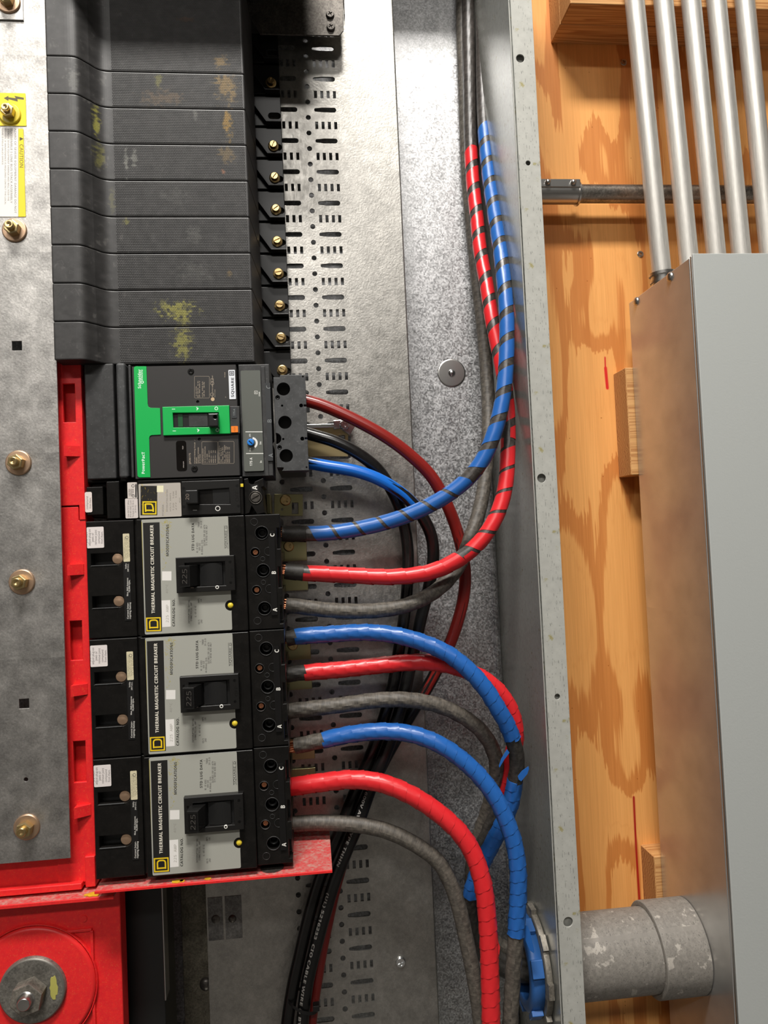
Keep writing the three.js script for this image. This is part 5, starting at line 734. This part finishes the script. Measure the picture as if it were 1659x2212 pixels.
// ------------------------------------------------------------------ pipe, locknut and bushing through the box side
const XC = 0.424, ZCB = 0.04, ZCF = 0.197, YCT = 1.5 + 0.2915;
{
  const y = (pt(1269, 2062, 0.105).y + pt(1445, 2047, 0.105).y) / 2, z = 0.105, R = 0.0445;
  const p = thing('grey_pipe', 'fat grey plastic pipe stub joining the panel box to the grey cabinet', 'pipe', V3((XS + XC) / 2, y, z));
  mesh(p, 'pipe', latheX(XS + 0.0018, y, z, [[R - 0.005, 0], [R, 0], [R, XC - XS - 0.004], [R - 0.005, XC - XS - 0.004], [R - 0.005, 0]], 64), M.pvc, 'grey pipe with a ragged pale paint patch');
  const xc = XC - 0.001, xa = xc - 0.052; mesh(p, 'coupling', latheX(xa, y, z, [[R + 0.0004, 0], [R + 0.005, 0], [R + 0.0062, 0.0012], [R + 0.0062, xc - xa], [R + 0.0004, xc - xa]], 64), M.pvc, 'wider grey coupling ring');
  const nut = thing('locknut', 'dusty grey locknut ring on the inside of the box side wall', 'locknut', V3(XS - 0.005, y, z));
  const lobes = []; for (let i = 0; i < 8; i++) { const th = i / 8 * Math.PI * 2; lobes.push(uvm(new THREE.BoxGeometry(0.006, 0.009, 0.016).rotateX(0).translate(0, 0.0565, 0).rotateX(th).translate(XS - 0.0045, y, z), 0.2)); }
  mesh(nut, 'ring', latheX(XS - 0.008, y, z, [[0.043, 0], [0.055, 0], [0.0565, 0.0015], [0.0565, 0.0065], [0.055, 0.0078], [0.043, 0.0078], [0.043, 0]], 64), M.locknut); for (const l of lobes) mesh(nut, 'lobe', l, M.locknut);
  const bu = thing('bushing', 'blue plastic bushing round the mouth of the pipe', 'bushing', V3(XS - 0.015, y, z));
  mesh(bu, 'ring', latheX(XS - 0.022, y, z, [[0.036, 0.001], [0.038, 0], [0.0455, 0], [0.049, 0.003], [0.050, 0.0138], [0.037, 0.0138], [0.036, 0.001]], 64), M.bushing);
  for (const th of [0.35, 1.2, 2.4, 3.3, 4.2, 5.3]) mesh(bu, 'lug', uvm(new RoundedBoxGeometry(0.013, 0.006, 0.018, 2, 0.001).translate(0, 0.0515, 0).rotateX(th).translate(XS - 0.0152, y, z), 0.2), M.bushing);
}

// ------------------------------------------------------------------ grey cabinet at the right, blocks, lumber, conduits
{
  const xr = 0.86, yb = 0.74, c = thing('grey_cabinet', 'tall flat grey steel cabinet at the right with warm reflections on its side', 'cabinet', V3((XC + xr) / 2, yb, (ZCB + ZCF) / 2));
  mesh(c, 'body', boxW(XC, xr, yb, YCT, ZCB, ZCF - 0.004, 0.0012), M.cabinetSide, 'grey cabinet side');
  mesh(c, 'cover_rim', boxW(XC + 0.0006, xr, yb + 0.001, YCT + 0.0012, ZCF - 0.0042, ZCF - 0.0012, 0.001), M.steel);
  mesh(c, 'cover', boxW(XC + 0.0012, xr, yb, YCT + 0.003, ZCF - 0.001, ZCF + 0.0016, 0.001), M.cabinet, 'flat pale grey cover');
  for (const [a, z] of [[[1381, 651], 0.062], [[1456, 598], 0.15]]) { const q = pt(a[0], a[1], z); const g = latheX(0, 0, 0, [[0.0055, 0], [0.005, 0.0018], [0.003, 0.003], [0, 0.0033]], 24).rotateZ(Math.PI).translate(XC, q.y, z); mesh(c, 'screw', g, M.steel, 'domed screw head'); }
}
const woodTex = (end) => pixelTexture(256, 512, (x, y) => { const f = end ? Math.hypot(x - 300, (y - 180) * 0.6) * 0.085 + fbm(x * 0.03, y * 0.03, 3) * 2 : x * 0.05 + fbm(x * 0.02, y * 0.004, 4) * 7, v = f - Math.floor(f), k = smooth(0.35, 0.9, v) * (1 - smooth(0.9, 1, v)), n = (N1(x * 0.9, y * (end ? 0.9 : 0.05)) - 0.5) * 0.10; return [mix(0.83, 0.70, k) + n, mix(0.63, 0.48, k) + n, mix(0.40, 0.27, k) + n]; });
const woodEnd = std({ map: woodTex(true), color: col(0.8, 0.76, 0.7), roughness: 0.8 }), woodLong = std({ map: woodTex(false), roughness: 0.7 });
woodEnd.map.repeat.set(3, 3); woodLong.map.repeat.set(2, 0.5);
function timber(name, label, x0, x1, y0, y1, z0, z1, longAxis, group) {
  const t = thing(name, label, 'timber', V3((x0 + x1) / 2, y0, z0), group), g = boxW(x0, x1, y0, y1, z0, z1, 0.0015), p = g.attributes.position, n = g.attributes.normal, uv = g.attributes.uv;
  for (let i = 0; i < p.count; i++) { const a = [p.getX(i), p.getY(i), p.getZ(i)], l = longAxis, o = [0, 1, 2].filter((q) => q !== l), nn = [n.getX(i), n.getY(i), n.getZ(i)], across = Math.abs(nn[o[0]]) > Math.abs(nn[o[1]]) ? o[1] : o[0]; if (Math.abs(nn[l]) > 0.7) uv.setXY(i, a[o[0]] * 6, a[o[1]] * 6); else uv.setXY(i, a[across] * 6, a[l] * 2); }
  mesh(t, 'board', g, woodLong);
  if (longAxis === 0) mesh(t, 'end_grain', uvm(boxW(x0 - 0.0003, x0 + 0.0005, y0 + 0.001, y1 - 0.001, z0 + 0.001, z1 - 0.001, 0), 0.3), woodEnd, 'sawn end grain');
  return t;
}
{
  const xl = 0.354, y = 1.5 + 0.662;
  timber('timber_board', 'lower layer of the doubled timber cross piece, fixed against the plywood', xl, 1.05, y, y + 0.14, 0, 0.0375, 0);
  timber('timber_board', 'front layer of the doubled timber cross piece behind the conduits', xl, 1.05, y, y + 0.14, 0.038, 0.0755, 0);
  const a = pt(1326, 808, 0), b = pt(1338, 1032, 0); timber('timber_block', 'short timber block packed behind the cabinet, level with the upper breakers', (a.x + b.x) / 2 - 0.0005, 0.52, b.y, a.y, 0, 0.038, 0);
  const c = pt(1384, 1824, 0); timber('timber_block', 'short timber block packed behind the cabinet, just above the fat grey pipe', c.x, 0.52, c.y - 0.14, c.y, 0, 0.038, 0);
}
{
  const tops = [1370, 1432, 1493.6, 1546, 1610], bots = [[1424, 530], [1486, 533], [1544, 533], [1601, 533], [1659, 533]], R = 0.0117;
  const lab = ['leftmost steel conduit, its connector showing beside the cabinet', 'second steel conduit from the panel box', 'middle one of the five upright steel conduits', 'fourth steel conduit from the panel box', 'steel conduit farthest from the panel box'];
  const lean = V3(0, 0, 0); bots.forEach((bp, i) => lean.add(pt(bp[0], bp[1], 0.076).sub(pt(tops[i], 0, 0.09)).multiplyScalar(0.2)));
  bots.forEach((bp, i) => {
    const m = pt(bp[0], bp[1], 0.076).add(pt(tops[i], 0, 0.09)).multiplyScalar(0.5), p = m.clone().addScaledVector(lean, 0.5), q = m.clone().addScaledVector(lean, -0.5), d = lean, yb = YCT + 0.0005, e = p.clone().addScaledVector(d, (yb - p.y) / d.y), s = q.clone().addScaledVector(d, -3);
    const t = thing('conduit', lab[i], 'conduit', e, 'upright steel conduits'), g = new THREE.TubeGeometry(new THREE.LineCurve3(s, e), 1, R, 40); mesh(t, 'tube', g, M.conduit);
    const k = d.clone().normalize(), ring = (from, len, r) => new THREE.TubeGeometry(new THREE.LineCurve3(e.clone().addScaledVector(k, -from), e.clone().addScaledVector(k, -from + len)), 1, r, 40);
    if (i < 2) { const cn = mesh(t, 'connector', join([ring(0.026, 0.025, R + 0.0018), ring(0.0265, 0.0035, R + 0.004), ring(0.017, 0.0025, R + 0.0032)]), M.steel, 'set screw connector'); const c = e.clone().addScaledVector(k, -0.016).add(V3(0.0085, 0, R + 0.002)); mesh(cn, 'set_screw', latheZ(c, c.z - 0.003, [[0, 0.0072], [0.002, 0.007], [0.0034, 0.0056], [0.0036, 0]]), M.bright); }
  });
  const zc = 0.029, y = (pt(1250, 426, zc).y + pt(1600, 413, zc).y) / 2, t = thing('conduit', 'horizontal steel conduit passing behind the upright ones from the panel box', 'conduit', V3(0.3, y, zc));
  mesh(t, 'tube', cylX(XS + 0.0018, 1.0, y, zc, R), M.conduitDark);
  const x0 = XS + 0.03, x1 = pt(1248, 425, zc).x, cp = mesh(t, 'coupling', join([cylX(x0, x1, y, zc, R + 0.0016), cylX(x1 - 0.0018, x1 + 0.0006, y, zc, R + 0.0034), boxW(x0, x1 - 0.001, y + 0.002, y + R + 0.001, zc + 0.004, zc + R + 0.003, 0.001)]), M.steel, 'set screw coupling');
  for (const a of [1184, 1239]) { const c = pt(a, 408, zc + R + 0.004); mesh(cp, 'set_screw', latheZ(V2(c.x, y + 0.0075), zc + R + 0.001, [[0, 0.007], [0.002, 0.0068], [0.0034, 0.0054], [0.0036, 0]]), M.steel); }
}

renderer.render(scene, camera);
